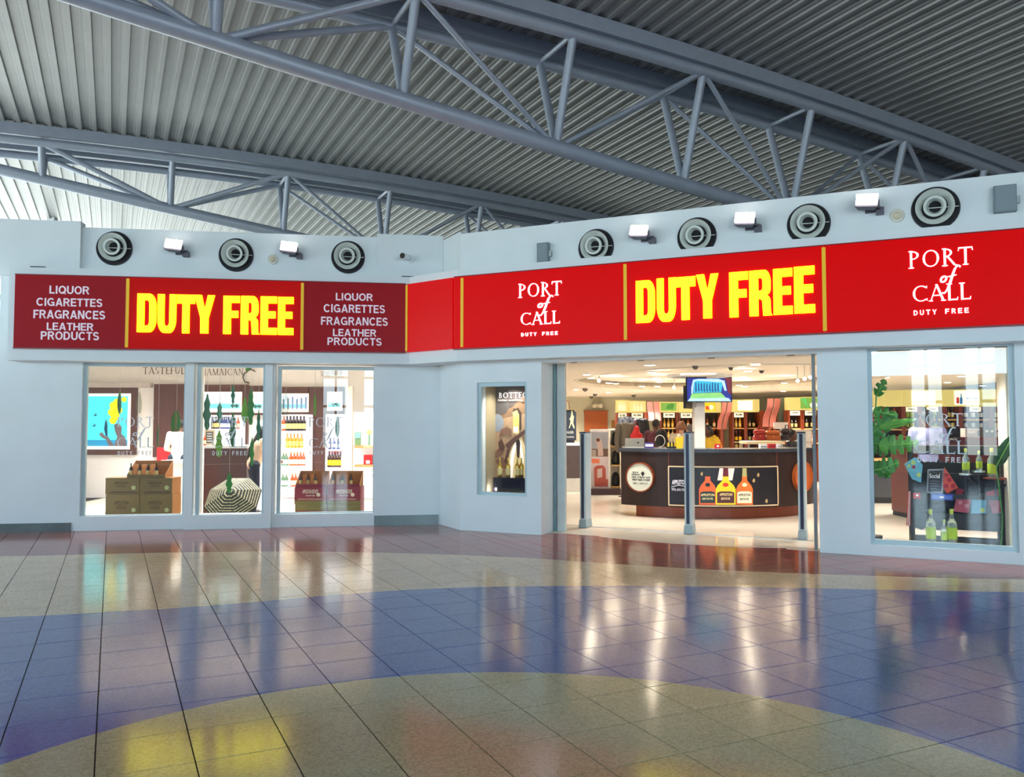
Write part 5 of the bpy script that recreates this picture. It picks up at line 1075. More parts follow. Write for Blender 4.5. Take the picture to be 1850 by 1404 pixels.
for px, py, lb in ((1256, 660, 'largest dark dome camera on the ceiling, above the television'), (1320.5, 678, 'dome camera at the top right corner of the television'), (1376, 683, 'small dark dome camera right of the television'), (1057, 701, 'tiny dark dome camera at the left of the ceiling'), (1075, 711, 'dome camera above the left back wall'), (1145, 712.5, 'dome camera left of the bottle shelves'), (1068.5, 724, 'tiny black camera above the emergency light')):
    x, y = onceil(px, py)
    if y > 26: y = 25.8; x = (px - 925) / F * 25.8
    s = .055 if y < 16 else .08
    zc_ = ZC + .16 if ((x - 4.3) / 3.0) ** 2 + ((y - 16.2) / 4.4) ** 2 < .98 else ZC; t = thing('dome_camera', lb, 'camera', (x, y, zc_)); MB().lathe([(s, -.015), (s, 0)], 16).build('base', WHITE, t, True); MB().ball((0, 0, -.02), s * .85, 14, 8, (1, 1, 1.1)).build('dome', M('dome_dark', (90, 80, 74), .2), t, True)
for px, py in ((1082, 688), (1217.5, 700), (1441, 688), (1453.5, 684.5), (1464, 682)):
    x, y = onceil(px, py - 10); z = FW.sz(px, py, y)[1]; t = thing('spot_lamp', 'small bright spot lamp on a short rod under the ceiling' , 'lamp', (x, y, z), group='short rod spot lamps under the ceiling'); MB().ball((0, 0, 0), .032, 12, 8).build('bulb', M('bulb_emit', (255, 244, 220), .3, noise=0, emit=5), t, True); MB().cyl((0, 0, .03), (0, 0, (ZC + .159 if ((x - 4.3) / 3.0) ** 2 + ((y - 16.2) / 4.4) ** 2 < 1 else ZC) - z), .012).build('rod', WHITE, t)
# ------------------------------------------------------------------ left part of the store through the door
t = thing('wooden_door', 'orange brown wooden door in the far pale wall', 'door', base(FW, 1077, 850, 26.9, .0045)); pbox(t, 'door_leaf', M('door_wood', (168, 84, 30), .45, noise=.06), 1056, 1098, 743, 846, 26.9, .06); pbox(t, 'door_frame', M('door_frame_m', (140, 62, 24), .5), 1054.5, 1099.5, 741.5, 743, 26.88, .1)
t = thing('emergency_light', 'beige twin emergency light above the wooden door', 'emergency light', base(FW, 1080, 737, 26.8)); pbox(t, 'housing', M('emg', (200, 190, 160), .5), 1070, 1090, 729.5, 737, 26.75, .2)
for px in (1074, 1086): MB().ball(base(FW, px, 733, 26.72), .07).build('lamp_head', CREAM, t, True, world=True)
t = thing('cardboard_notice', 'brown cork board and white notice right of the wooden door', 'notice board', base(FW, 1111, 775, 26.7)); pbox(t, 'board', KRAFT, 1105, 1113, 759.5, 773, 26.95, .045); pbox(t, 'notice', WHITE, 1113.5, 1118.5, 760, 773, 26.95, .045)
t = thing('white_counter', 'white topped dark counter at the left edge of the entrance', 'counter', base(FW, 1034, 883, 18.4, .0045)); u0, u1, _, zz = rect(FW, 1012, 1050, 800.5, 883, 18.4)
MB().box(u0, u1, 18.4, 19.2, .32, zz - .06).build('dark_panel', M('taupe_panel', (92, 76, 74), .4), t, world=True); MB().box(u0 - .01, u1 + .02, 18.37, 19.22, zz - .06, zz).build('counter_top', WLT, t, world=True); MB().box(u0, u1, 18.38, 19.2, .0045, .319).build('base', WHITE, t, world=True)
t = thing('display_banner', 'black rounded display stand with a gold striding figure and white words', 'display stand', base(FW, 1030, 800, 18.6)); u0, u1, z0, z1 = rect(FW, 1012, 1041, 741, 800.3, 18.6)
MB().box(u0, u1, 18.6, 18.85, z0 + .06, z1 - .04).build('panel', M('banner_black', (34, 24, 38), .2), t, world=True); MB().box(u0 + .02, u1 - .04, 18.62, 18.83, z0, z0 + .059).box(u0 + .02, u1 - .04, 18.62, 18.83, z1 - .0399, z1).build('end_cap', BLACK, t, world=True)
GOLD = M('gold_figure', (230, 222, 170), .3, emit=.3)
ppoly(t, 'striding_figure', GOLD, [(1032.5, 746), (1034.5, 746), (1034.8, 749), (1037, 753), (1036, 760), (1035.5, 764), (1037.5, 770), (1038, 774), (1036.4, 774), (1034, 768), (1032.5, 765), (1030.5, 770), (1029, 774), (1027.8, 773), (1029.6, 768), (1030.8, 760), (1028.6, 758), (1031, 753)], 18.592, .006)
ppoly(t, 'top_hat', GOLD, [(1031.5, 746), (1032.3, 745.5), (1032.6, 742), (1034.4, 742), (1034.6, 745.5), (1035.4, 746)], 18.592, .006)
ptext(t, 'WALKER.', 1020.5, 1037, 779, 783.5, 18.592, WHITE); ptext(t, 'WALKING.', 1022.5, 1037.5, 788, 791, 18.592, WHITE)
t = thing('framed_picture', 'thin framed picture leaning above the black display stand', 'picture', base(FW, 1025, 740, 18.7)); ppoly(t, 'frame', KRAFT, [(1012, 724), (1027, 724), (1030, 740.8), (1012, 740.8)], 18.7, .03); ppoly(t, 'sheet', CREAM, [(1012, 725.5), (1026, 725.5), (1028.5, 740.5), (1012, 740.5)], 18.69, .009)
t = thing('poster_stand', 'white framed upright poster of a seated woman beside the left gate post', 'poster stand', base(FW, 1087, 884, 17.9, .0045)); pbox(t, 'frame', WHITE, 1066, 1101, 775.5, 886, 17.9, .05); t = pbox(t, 'poster_sheet', M('poster_lilac', (214, 198, 204), .5), 1068, 1099, 780, 880, 17.893, .006)
pp = lambda c: M('pr_%d_%d_%d' % c, c, .6)
pbox(t, 'grey_print', pp((160, 160, 170)), 1069, 1098.5, 781, 825, 17.888, .003); pbox(t, 'fence_print', pp((110, 84, 72)), 1069, 1098.5, 811, 825, 17.886, .002)
ppoly(t, 'woman_print', pp((196, 170, 160)), [(1078, 803), (1076, 796), (1080, 790), (1083, 791), (1087, 797), (1089, 805), (1090, 824), (1080, 824), (1080, 812)], 17.884, .002); disc(t, 'head_print', pp((110, 64, 50)), 1080.5, 795, 3.5, 17.883, .002, n=12)
for k in range(5): pbox(t, 'rail_print', pp((210, 200, 190)), 1069.5 + k * 1.6, 1070.3 + k * 1.6, 813, 825, 17.884, .002)
pbox(t, 'bag_print', pp((224, 120, 84)), 1069, 1083, 829, 837, 17.886, .002); ppoly(t, 'chair_print', pp((176, 84, 70)), [(1073, 845), (1079, 841), (1090, 841), (1094, 846), (1095, 866), (1098.5, 866), (1098.5, 879), (1074, 879)], 17.886, .002); ppoly(t, 'bag_print', pp((214, 190, 190)), [(1079, 848), (1088, 846), (1088, 862), (1079, 864)], 17.884, .002)
t, zs = shelfunit(1101, 1122, 775.5, 886, [806, 840, 879], 18.0, 'cream shelf unit with dark garments behind the poster stand', back=CREAM, board=OAK)
for k, (yy) in enumerate((805.8, 839.8, 878.8)):
    q = base(FW, 1112, yy, 18.12); o = remesh(MB().limb((0, 0, .08), (0, 0, .26), .09, .07), 'folded_bag', BLKC, None, .02, 3); place(o, q); tag(o, 'dark hanging bag on the %s shelf behind the poster stand' % ('top', 'middle', 'lowest')[k], 'bag', None)
# dark plinth under both
t = thing('display_plinth', 'low dark plinth under the poster stand', 'plinth', base(FW, 1090, 892, 17.6, .0045)); u0, u1, _, zz = rect(FW, 1062, 1122, 884, 892, 17.6); MB().box(u0, u1, 17.6, 17.88, .0045, max(zz, .06)).build('plinth_body', M('plinth_dark', (52, 26, 34), .35), t, world=True)
# garments on stands
def jacket(px, yt, yb, Y, w, mat, label, yaw=0.2):
    p = base(FW, px, yb, Y); h = AT(px, yt, Y).z - p.z; t = thing('jacket', label, 'jacket', p, yaw); W2 = w * Y / F / 2
    m = MB().limb((-W2 * .75, 0, h * .86), (W2 * .75, 0, h * .86), .07, .07).limb((0, 0, h * .1), (0, 0, h * .8), W2 * .8, W2 * .72)
    remesh(m, 'torso', mat, t, .018, 3)
    for s in (-1, 1): remesh(MB().limb((s * W2 * .8, 0, h * .86), (s * W2 * 1.15, -.03, h * .35), .075, .06).limb((s * W2 * 1.15, -.03, h * .35), (s * W2 * 1.1, -.08, h * .02), .06, .05), 'sleeve', mat, t, .018, 3)
    MB().tube([(-.06, -.07, h * .93), (0, -.10, h * .86), (.06, -.07, h * .93), (.05, .05, h * .96), (-.05, .05, h * .96), (-.06, -.07, h * .93)], .02, 6).build('collar', mat, t, True)
    MB().cyl((0, 0, .0 - p.z + .006), (0, 0, h), .018).build('stand_pole', DARKM, t); MB().lathe([(.16, -p.z + .006), (.16, -p.z + .02), (.03, -p.z + .04)], 16).build('stand_base', DARKM, t)
JG = M('jacket_grey', (104, 96, 84), .8, noise=.08); jacket(1130, 763, 815, 17.2, 30, JG, 'grey brown jacket on a stand left of the red bag'); jacket(1131, 753, 790, 19.0, 24, BLKC, 'black jacket behind the grey brown jacket'); jacket(1158, 755, 800, 18.2, 22, BLKC, 'black jacket right of the red bag')
o = remesh(MB().limb((-.06, 0, .06), (.08, 0, .06), .07, .07).limb((0, 0, .1), (.02, 0, .24), .09, .05), 'shoulder_bag', RED, None, .016, 4); place(o, base(FW, 1149, 793, 16.9)); tag(o, 'red shoulder bag hanging between the jackets', 'bag')
MB().tube([(-.05, 0, .22), (-.01, 0, .40), (.05, 0, .24)], .006, 6).build('strap', RED, o)
t = thing('bag_stand', 'thin rod that holds the red shoulder bag', 'stand', base(FW, 1149, 880, 16.95, .0045)); MB().cyl(base(FW, 1149, 880, 16.99, .0045), base(FW, 1149, 775, 16.99), .012).build('rod', CHROME, t, world=True)
# things on the counter top
ztop = zt1
def oncnt(px, R=CR - .25): p = arcp(px, R, py=810); return Vector((p.x, p.y, ztop))
p = oncnt(1146); t = thing('laptop', 'open grey laptop seen from behind on the left of the counter', 'laptop', p, .1); MB().box(-.17, .17, -.02, .2, 0, .018).build('keyboard_deck', M('lap_grey', (150, 148, 142), .4), t); MB().box(-.17, .17, -.012, 0, .018, .17).xf(Matrix.Rotation(radians(12), 4, 'X')).build('lid', M('lap_lid', (134, 130, 118), .4), t); MB().lathe([(.022, 0), (.022, .004), (.001, .004)], 14, o=(.06, -.03, .1), mat=Matrix.Rotation(radians(90), 4, 'X')).build('badge', BLACK, t)
p = oncnt(1173, CR - .12); t = thing('counter_card', 'small purple and white card stand on the counter', 'sign', p); MB().box(-.078, .078, 0, .02, 0, .095).build('card', M('purple', (62, 50, 118), .5), t); MB().box(-.068, .068, -.003, -.0005, .03, .07).build('white_band', WHITE, t)
p = oncnt(1227, CR - .3); t = thing('shopping_bag', 'upright yellow shopping bag beside the middle gate post', 'bag', p); MB().add([(-.05, -.03, 0), (.05, -.03, 0), (.05, .04, 0), (-.05, .04, 0), (-.06, -.03, .18), (.07, -.03, .2), (.07, .04, .2), (-.06, .04, .18)], [(3, 2, 1, 0), (0, 1, 5, 4), (1, 2, 6, 5), (2, 3, 7, 6), (3, 0, 4, 7)]).build('bag_body', YELP, t); MB().tube([(-.03, 0, .18), (0, 0, .25), (.03, 0, .19)], .004, 5).build('handle', WHITE, t)
p = oncnt(1215, CR - .3); t = thing('sample_bowl', 'cluster of small dark and yellow sample packs in a tray on the counter', 'tray', p); MB().box(-.09, .06, -.05, .05, 0, .03).build('tray', BLACK, t)
for k in range(5): MB().box(-.08 + k * .027, -.06 + k * .027, -.03, .02, .03, .09 + .02 * (k % 2)).build('sample_pack', (YELP, BLACK)[k % 2], t)
for k, (px, w, c, lb) in enumerate(((1380, .12, WHITE, 'white cap box'), (1395, .12, RED, 'red carry bag'), (1408, .05, WHITE, 'small white pack'))):
    p = oncnt(px, CR - .35); t = thing('merchandise_pack', lb + ' lying on the counter left of the cashier', 'package', p); MB().box(-w / 2, w / 2, 0, .1, 0, .07).build('pack_body', c, t); MB().box(-w / 2 + .01, w / 2 - .01, -.003, -.0005, .02, .03).build('print', BLACK, t)
# red pack pile
p = oncnt(1297, CR - .5); t = thing('gift_bag', 'red gift bag behind the person in mustard', 'bag', p); MB().box(-.05, .05, 0, .05, 0, .07).build('bag_body', RED, t); MB().box(-.02, .02, -.003, -.0005, .02, .05).build('tag', WHITE, t)
# ------------------------------------------------------------------ shelving along the back
HDR = M('header_olive', (196, 182, 110), .5, noise=.05, emit=.35); SIGN = M('sign_cream', (240, 232, 200), .5, emit=.4); SHB = M('shelf_dark', (44, 26, 24), .6)
CATN = {'RUM': 'rum'}
def bay(x0, x1, Y, yt, yh, poster, word, rows, lb, back=SHB):
    """header box from yt to yh, shelves below"""
    t = thing('shelf_bay', lb + ' of the store shelving', 'shelf bay', base(FW, (x0 + x1) / 2, 850, Y, .0045)); u0, u1, z0, z1 = rect(FW, x0, x1, yt, yh, Y)
    MB().box(u0, u1, Y, Y + .3, z0, min(z1, ZC - .01)).build('header_box', HDR, t, world=True); MB().box(u0, u1, Y + .36, Y + .4, .0045, z0).build('back_panel', back, t, world=True)
    for u in (u0, u1 - .045): MB().box(u, u + .045, Y + .005, Y + .355, .0045, z0 - .001).build('upright', MAHOG, t, world=True)
    if poster:
        pc, a, b = poster; w_ = (x1 - x0); pbox(t, 'poster', pc, x0 + w_ * a, x0 + w_ * b, yt + 2, yh - 3, Y - .012, .01)
    for r_, (yy, kinds) in enumerate(rows):
        z = FW.sz((x0 + x1) / 2, yy, Y)[1]; MB().box(u0 + .046, u1 - .046, Y, Y + .355, z - .035, z - .001).build('shelf_board', OAK, t, world=True)
        if not kinds: continue
        kd, sp_, h = kinds; n = max(2, int((u1 - u0 - .12) / sp_))
        for k in range(n): bottle(kd, (u0 + .08 + (u1 - u0 - .16) * (k + .5) / n, Y + .12, z), '%s bottle on %s shelf of the %s' % ({'yellowlabel': 'yellow label', 'rum': 'brown'}.get(kd, kd), ('top', 'second', 'third', 'fourth')[r_], lb), 'row %d of %s' % (r_, lb), h)
    if word: 
        c = (x0 + x1) / 2; w_ = min(20, (x1 - x0) * .7); pbox(t, 'category_sign', SIGN, c - w_ / 2, c + w_ / 2, yh + 1, yh + 9.5, Y - .03, .02); ptext(t, word, c - w_ * .33, c + w_ * .33, yh + 3, yh + 6.5, Y - .034, BLACK, bold=.04, th=.003)
    return t
PG = em('poster_gold', (236, 206, 140)); PGr = em('poster_green', (110, 160, 70)); PC = M('poster_cream_lit', (246, 240, 206), .5, noise=0, emit=.6); PY = em('poster_yellow', (240, 200, 30))
def deco(t, kind, x0, x1, yt, yb, Y):
    if kind == 'bottles':
        for k in range(3): cx_ = x0 + (x1 - x0) * (.25 + .25 * k); ppoly(t, 'bottle_print', em('pb', (250, 230, 190)), [(cx_ - 2.4, yb), (cx_ - 2.4, yb - 8), (cx_ - .8, yb - 11), (cx_ - .8, yb - 15), (cx_ + .8, yb - 15), (cx_ + .8, yb - 11), (cx_ + 2.4, yb - 8), (cx_ + 2.4, yb)], Y, .003)
    if kind == 'leaf': ppoly(t, 'leaf_print', em('pl', (60, 130, 50)), [(x0 + 8, yb - 3), (x0 + 11, yt + 3), (x0 + 20, yt + 1), (x1 - 3, yt + 3), (x1 - 5, yb - 2)], Y, .003)
    if kind == 'logo': disc(t, 'logo_print', em('plg', (240, 250, 240)), x1 - 8, yb - 6, 5.5, Y, .003, n=14, rx=7); ppoly(t, 'ribbon_print', em('plb', (90, 190, 110)), [(x0, yt), (x0 + 10, yt), (x0 + 14, yb)], Y, .003)
    if kind == 'text': pbox(t, 'print', em('ptr', (214, 70, 40)), x0 + 2, x0 + 9, yt + 6, yt + 12, Y, .003); disc(t, 'print', em('ptw', (244, 236, 220)), x1 - 7, (yt + yb) / 2, 4.5, Y, .003, n=12)
b = bay(1114, 1135, 24.4, 723, 745.5, (PG, .02, .9), 'RUM', [(760, None), (775, ('gold', .14, .3)), (798, ('rum', .14, .3))], 'first bay with a gold poster'); deco(b, 'bottles', 1115, 1132, 726, 742, 24.385)
b = bay(1135.5, 1167, 24.4, 724, 745.5, (PG, .1, .95), 'RUM', [(775, ('rum', .16, .3)), (798, ('gold', .16, .3))], 'second bay with pale bottle poster'); deco(b, 'bottles', 1140, 1165, 726, 742.5, 24.385)
b = bay(1193, 1224.5, 24.0, 726, 745, (PGr, .04, .92), 'RUM', [(773, ('gold', .13, .28)), (793, ('gold', .13, .28)), (811, ('gold', .16, .28))], 'green poster bay'); deco(b, 'leaf', 1195, 1221, 728, 742, 23.985)
bay(1226, 1254, 24.0, 726, 745.5, None, 'RUM', [(773, ('rum', .16, .3)), (795, ('amber', .16, .3))], 'blank header bay left of the pillar')
b = bay(1268, 1303, 23.6, 726, 745.5, (PY, .15, .7), None, [(773, ('rum', .18, .3)), (795, ('yellowlabel', .18, .3))], 'yellow poster bay right of the pillar'); deco(b, 'text', 1273, 1292, 728, 744, 23.585)
b = bay(1323, 1347, 23.0, 722, 744.5, (PC, .42, 1.0), 'RUM', [(773, ('gold', .14, .3)), (798, ('yellowlabel', .12, .3)), (812, ('dark', .16, .3))], 'bay left of the red backpack'); bay(1347.3, 1372, 23.0, 721.5, 744.5, (PC, .0, .5), None, [(773, ('dark', .13, .3)), (798, ('dark', .13, .3))], 'bay behind the red backpack')
b = bay(1424, 1449, 21.6, 718, 741, None, 'LIQUEUR', [(774, ('dark', .14, .28)), (800, ('rum', .16, .3))], 'first liqueur bay'); b = bay(1449.3, 1480, 21.6, 717, 741, (PGr, -.1, 1.0), 'LIQUEUR', [(774, ('dark', .16, .32)), (800, ('amber', .16, .3))], 'second liqueur bay'); deco(b, 'logo', 1446, 1478, 719.5, 738, 21.585)
# bays seen through the right window
WB = [(1574, 1594, 'RUM', None, 'dark'), (1594.4, 1632, None, None, 'rum'), (1632.4, 1662, 'VODKA', (PC, .5, 1.0), 'clear'), (1662.3, 1707, 'VODKA', (PC, .0, .62), 'clear'), (1707.3, 1735, None, None, 'dark'), (1735.3, 1790, 'VODKA', (PC, -.2, .63), 'blue'), (1790.3, 1838, None, (PG, .12, .6), 'rum')]
NB = ['leftmost bay in the right window', 'bay behind the monstera', 'bay left of the lavender shirt', 'bay behind the lavender shirt', 'narrow bay between two posters', 'bay under the vodka poster', 'rightmost bay in the right window']
for k, (x0, x1, wd, ps, kd) in enumerate(WB):
    b = bay(x0, x1, 18.0, 705 - k * .3, 734.5, ps, wd, [(757, (kd, .17, .3)), (775, (kd, .19, .28)), (800, None)], NB[k])
    if k == 5: YY = 18.0 - .015; ppoly(b, 'bottle_print', em('pvb', (60, 120, 170)), [(1734, 730), (1734, 720), (1735.5, 717), (1735.5, 711), (1737.5, 711), (1737.5, 717), (1739, 720), (1739, 730)], YY, .003); pbox(b, 'glass_print', em('pvr', (206, 60, 40)), 1728, 1733, 718, 729, YY, .003); ptext(b, 'ABSOLUT VODKA', 1745, 1767, 718, 721.5, YY, em('pvt', (40, 60, 140)), th=.003, bold=.04)
# curved copper pink panels between the bays
PNK = M('copper_pink', (190, 112, 104), .3, .3, noise=.04)
def curvy(x0, x1, yt, yb, Y, lb, lean=-9):
    t = thing('curved_panel', lb, 'decorative panel', base(FW, (x0 + x1) / 2, yb, Y)); w_ = (x1 - x0) / 2
    MB().cyl(AT((x0 + x1) / 2 + lean, yb - 1, Y + .06), GND(1000, 900) * 0 + Vector((AT((x0 + x1) / 2 + lean, yb, Y + .06).x, Y + .06, .0046)), .05).build('support_post', MAHOG, t, world=True)
    for s in (0, 1):
        mb = MB(); L = []; n = 14
        for k in range(n + 1):
            f = k / n; dx = lean * (1 / (1 + math.exp(-(f - .5) * 10))); L.append([AT(x0 + s * w_ + dx + 1, yt + (yb - yt) * f, Y + .15 * sin(f * pi)), AT(x0 + (s + 1) * w_ + dx - 1, yt + (yb - yt) * f, Y + .15 * sin(f * pi))])
        v = [p for a in L for p in (a[0], a[1], a[1] + Vector((0, .03, 0)), a[0] + Vector((0, .03, 0)))]
        mb.add(v, [(4 * k + i, 4 * k + (i + 1) % 4, 4 * k + 4 + (i + 1) % 4, 4 * k + 4 + i) for k in range(n) for i in range(4)] + [(3, 2, 1, 0), (4 * n, 4 * n + 1, 4 * n + 2, 4 * n + 3)]); mb.build('panel_strip', PNK, t, True, world=True, ang=.9)
curvy(1168, 1192, 726, 760, 23.3, 'pale pink curved double panel behind the person in maroon', 3); curvy(1304, 1323, 727, 776, 22.9, 'copper pink curved double panel right of the yellow poster'); curvy(1386, 1411, 720, 771, 21.9, 'largest copper pink curved panel left of the liqueur bays')
t = thing('shop_column', 'olive green column between the curved panel and the liqueur bays', 'column', base(FW, 1417, 850, 21.9, .0045)); pbox(t, 'shaft', M('olive_col', (86, 92, 76), .5), 1409, 1423, 718, 850, 22.1, .2)
t = thing('shop_column', 'warm brown panel column under the largest copper curved panel', 'column', base(FW, 1378, 850, 22.9, .0045)); pbox(t, 'shaft', MAHOG, 1374, 1408, 742, 846, 22.6, .1)
t = thing('shop_column', 'red brown upright left of the person in maroon', 'column', base(FW, 1170, 850, 23.6, .0045)); pbox(t, 'shaft', MAHOG, 1165, 1172, 745, 846, 23.6, .1)
# table with bags
t = thing('display_table', 'cream topped display table holding the leather bags', 'table', base(FW, 1384, 860, 16.9, .0045)); u0, u1, _, zz = rect(FW, 1350, 1418, 797.5, 802.5, 16.9); MB().box(u0, u1, 16.9, 17.5, zz - .06, zz).build('tabletop', M('cream_top', (232, 214, 176), .4), t, world=True)
zT = zz
for u in (u0 + .03, u1 - .06):
    for y in (16.93, 17.44): MB().box(u, u + .03, y, y + .03, .0045, zz - .061).build('leg', CHROME, t, world=True)
def bag(px, w, h, mat, lb, name='satchel', pocket=None):
    c = base(FW, px, 797, 17.1, zT + .001); t = thing(name, lb, 'bag', c); w *= 17.1 / F; h *= 17.1 / F
    m = MB(); m.limb((-w * .36, 0, h * .2), (w * .36, 0, h * .2), h * .19, h * .19).limb((-w * .33, 0, h * .6), (w * .33, 0, h * .6), h * .17, h * .17); remesh(m, 'bag_body', mat, t, .014, 4)
    MB().box(-w * .38, w * .38, -h * .22, -h * .19, h * .08, h * .42).build('front_pocket', pocket or mat, t); MB().tube([(-w * .15, 0, h * .75), (-w * .1, 0, h * .96), (w * .1, 0, h * .96), (w * .15, 0, h * .75)], .012, 6).build('handle', mat, t); MB().box(-.012, .012, -h * .24, -h * .221, h * .3, h * .36).build('buckle', M('brass', (212, 176, 90), .3, .8), t)
bag(1372, 21, 27, M('leather_red', (160, 36, 34), .4), 'red leather backpack on the cream display table', 'backpack'); bag(1396, 29, 25, M('leather_tan', (176, 88, 34), .4), 'wide tan leather satchel in the middle of the display table', 'satchel'); bag(1422, 22, 30, M('leather_black', (48, 38, 42), .4), 'dark grey leather bag right of the tan satchel', 'handbag')
t = thing('sign_card', 'blank white card standing behind the leather bags', 'card', base(FW, 1410, 797, 17.45, zT)); pbox(t, 'card_sheet', WHITE, 1398, 1424, 763, 775, 17.46, .02); MB().cyl(base(FW, 1410, 775, 17.47), base(FW, 1410, 790, 17.47, zT + .001), .01).build('stem', CHROME, t, world=True)
t = thing('white_cabinet', 'white cabinet with drawers behind the seated cashier', 'cabinet', base(FW, 1452, 850, 17.5, .0045)); u0, u1, _, zz = rect(FW, 1432, 1468, 777, 850, 17.5); MB().box(u0, u1, 17.52, 17.9, .0045, zz).build('cabinet_body', M('cab', (214, 204, 200), .5), t, world=True)
for k in range(3): MB().box(u0 + .03, u1 - .03, 17.50, 17.519, zz - .25 - k * .27, zz - .03 - k * .27).build('drawer', WHITE, t, world=True)
# ================================================================== right window display
def rbox(par, name, mat, u0, u1, y0, y1, z0, z1): return towards(FR, MB().box(u0, u1, y0, y1, z0, z1)).build(name, mat, par, world=True)
yd = .62; R4 = lambda x0, x1, yt, yb, y=yd: rect(FR, x0, x1, yt, yb, y)
t = thing('window_valance', 'plain white board across the top of the right display window', 'valance', base(FR, 1700, 677, .14)); u0, u1, z0, z1 = R4(1570, 1818, 620, 677, .3); rbox(t, 'board', M('valance_glow', (240, 240, 238), .5, noise=0, emit=.4), u0, u1, .3, .34, z0, 2.495)  # board glows by itself in place of light falling on it
t = thing('window_side_board', 'pale board at the right end of the right display window', 'side board', base(FR, 1820, 980, .4, .0045)); a_ = uR(1819, .35); rbox(t, 'board', CREAM, a_, a_ + .03, .32, 1.0, .0045, 2.495)
st = thing('display_stand', 'black wooden display stand with shelves in the right window', 'display stand', base(FR, 1735, 985, yd, .0045)); u0, u1, zz0, zz1 = R4(1644, 1818, 806, 985)
zA = lambda yy, y=yd: FR.sz(1735, yy, y)[1]
for nm, a, b, z0, z1, y0, y1 in (('top_board', u0, u1, zA(815), zA(806), yd, yd + .45), ('front_rail', u0, u1, zA(822), zA(815) - .001, yd + .02, yd + .05), ('shelf_board', u0 + .05, u1 - .05, zA(902), zA(894), yd, yd + .4), ('shelf_board', u0, u1, zA(938), zA(929), yd, yd + .42), ('apron', u0 + .05, u1 - .05, zA(957), zA(938) - .001, yd + .05, yd + .4), ('lower_rail', u0, u1, .012, zA(972), yd, yd + .12)): rbox(st, nm, BLKW, a, b, y0, y1, z0, z1)
for u in (u0, u1 - .05):
    for y in (yd + .0, yd + .36): rbox(st, 'post', BLKW, u, u + .049, y + .005, y + .05, .0045, zA(815) - .002)
for a_ in (u0 - .015, u1 - .065): rbox(st, 'foot', BLKW, a_, a_ + .08, yd - .03, yd + .44, .0045, .05)
rbox(st, 'back_panel', BLKW, u0 + .05, u1 - .05, yd + .41, yd + .43, zA(938), zA(838)); rbox(st, 'back_panel', BLKW, u0 + .05, u1 - .05, yd + .36, yd + .38, zA(964), zA(938)+.01)
zA1 = zA(894); zA2 = zA(929); zTop = zA(806)
def rbottle(px, z, h, y, lb): u = uR(px, y); return bottle('clear', FR.w(u, y, z), lb, None, h)
rbottle(1744, zA(855, .5), FR.sz(1744, 812, .5)[1] - zA(855, .5), .5, 'clear rum bottle with yellow cap left of the upper trio in the right window'); rbottle(1768, zA(850, .5), FR.sz(1768, 815.5, .5)[1] - zA(850, .5), .5, 'middle clear bottle of the upper trio in the right window'); rbottle(1791, zA(862, .5), FR.sz(1791, 811, .5)[1] - zA(862, .5), .5, 'right clear bottle of the upper trio on the round wooden disc')
for px, yb, r in ((1744, 855.4, .07), (1768, 850.4, .07), (1798, 862.6, .13)):
    t = thing('display_disc', 'round display disc under the %s bottle of the upper trio' % {1744: 'left', 1768: 'middle', 1798: 'right'}[px], 'display stand', base(FR, px, yb, .5)); q = base(FR, px, yb, .5); MB().lathe([(r, -.02), (r, -.0005), (.001, -.0005)], 20, o=q).build('disc_top', MAHOG if px == 1798 else CHROME, t, True, world=True); MB().cyl(q - Vector((0, 0, .02)), Vector((q.x, q.y, zA(894) + .001)), .012).build('stem', DARKM, t, world=True)
pw = FR.sz(1700, 984, .42)[1]
t = thing('window_plinth', 'low dark ledge at the foot of the right display window', 'plinth', base(FR, 1700, 985, .42, .0045)); 
for px, yt, yb, lb in ((1678, 922, 981, 'left tall clear rum bottle with yellow green label at the foot of the right window'), (1702, 940, 981, 'short clear bottle between the two tall ones at the foot of the right window'), (1716, 922, 982, 'right tall clear rum bottle at the foot of the right window')):
    z = FR.sz(px, yb, .36)[1]; rbottle(px, z, FR.sz(px, yt, .36)[1] - z, .36, lb)
zpl = FR.sz(1700, 981.5, .36)[1]; rbox(t, 'ledge_board', BLKW, uR(1590, .36), uR(1815, .36), .31, .5, .0045, max(.01, zpl - .002))
area_light('window_lamp', FR.w(uR(1700, .9), .55, 2.45), .3, 22, (1, .95, .88), spread=radians(120))  # added fill light to brighten the display stand, no fitting modelled
# patterned gift boxes
def gbox(pts, mat, dots, lb, y, motif):
    cx_ = sum(p[0] for p in pts) / len(pts); cy_ = max(p[1] for p in pts); t = thing('gift_box', lb, 'gift box', base(FR, cx_, cy_, y)); ppoly(t, 'box_body', mat, pts, y, .045, FR)
    for dx, dy, r in dots: disc(t, 'pattern_print', motif, dx, dy, r, y - .003, .002, FR, n=12)
PB = M('gift_blue', (110, 178, 206), .5, noise=.1, scale=20); PR_ = M('gift_coral', (222, 84, 62), .5, noise=.05); PK = M('gift_pink', (176, 70, 88), .5, noise=.06); PK2 = M('gift_pink_light', (206, 130, 140), .5); PRD = M('gift_red_dots', (168, 26, 44), .5); PLM = M('gift_lime', (196, 210, 120), .5)
gbox([(1634, 839), (1654, 826), (1667, 840), (1664, 872), (1648, 866)], PB, [(1650, 836, 4), (1642, 842, 3), (1660, 858, 4)], 'pale blue patterned gift box tilted at the left of the display stand', .56, PLM); disc(thing('starfish_ornament', 'small red star on the tilted blue gift box', 'ornament', base(FR, 1651, 844, .55)), 'star', PRD, 1651, 844, 3.5, .55, .003, FR, n=5)
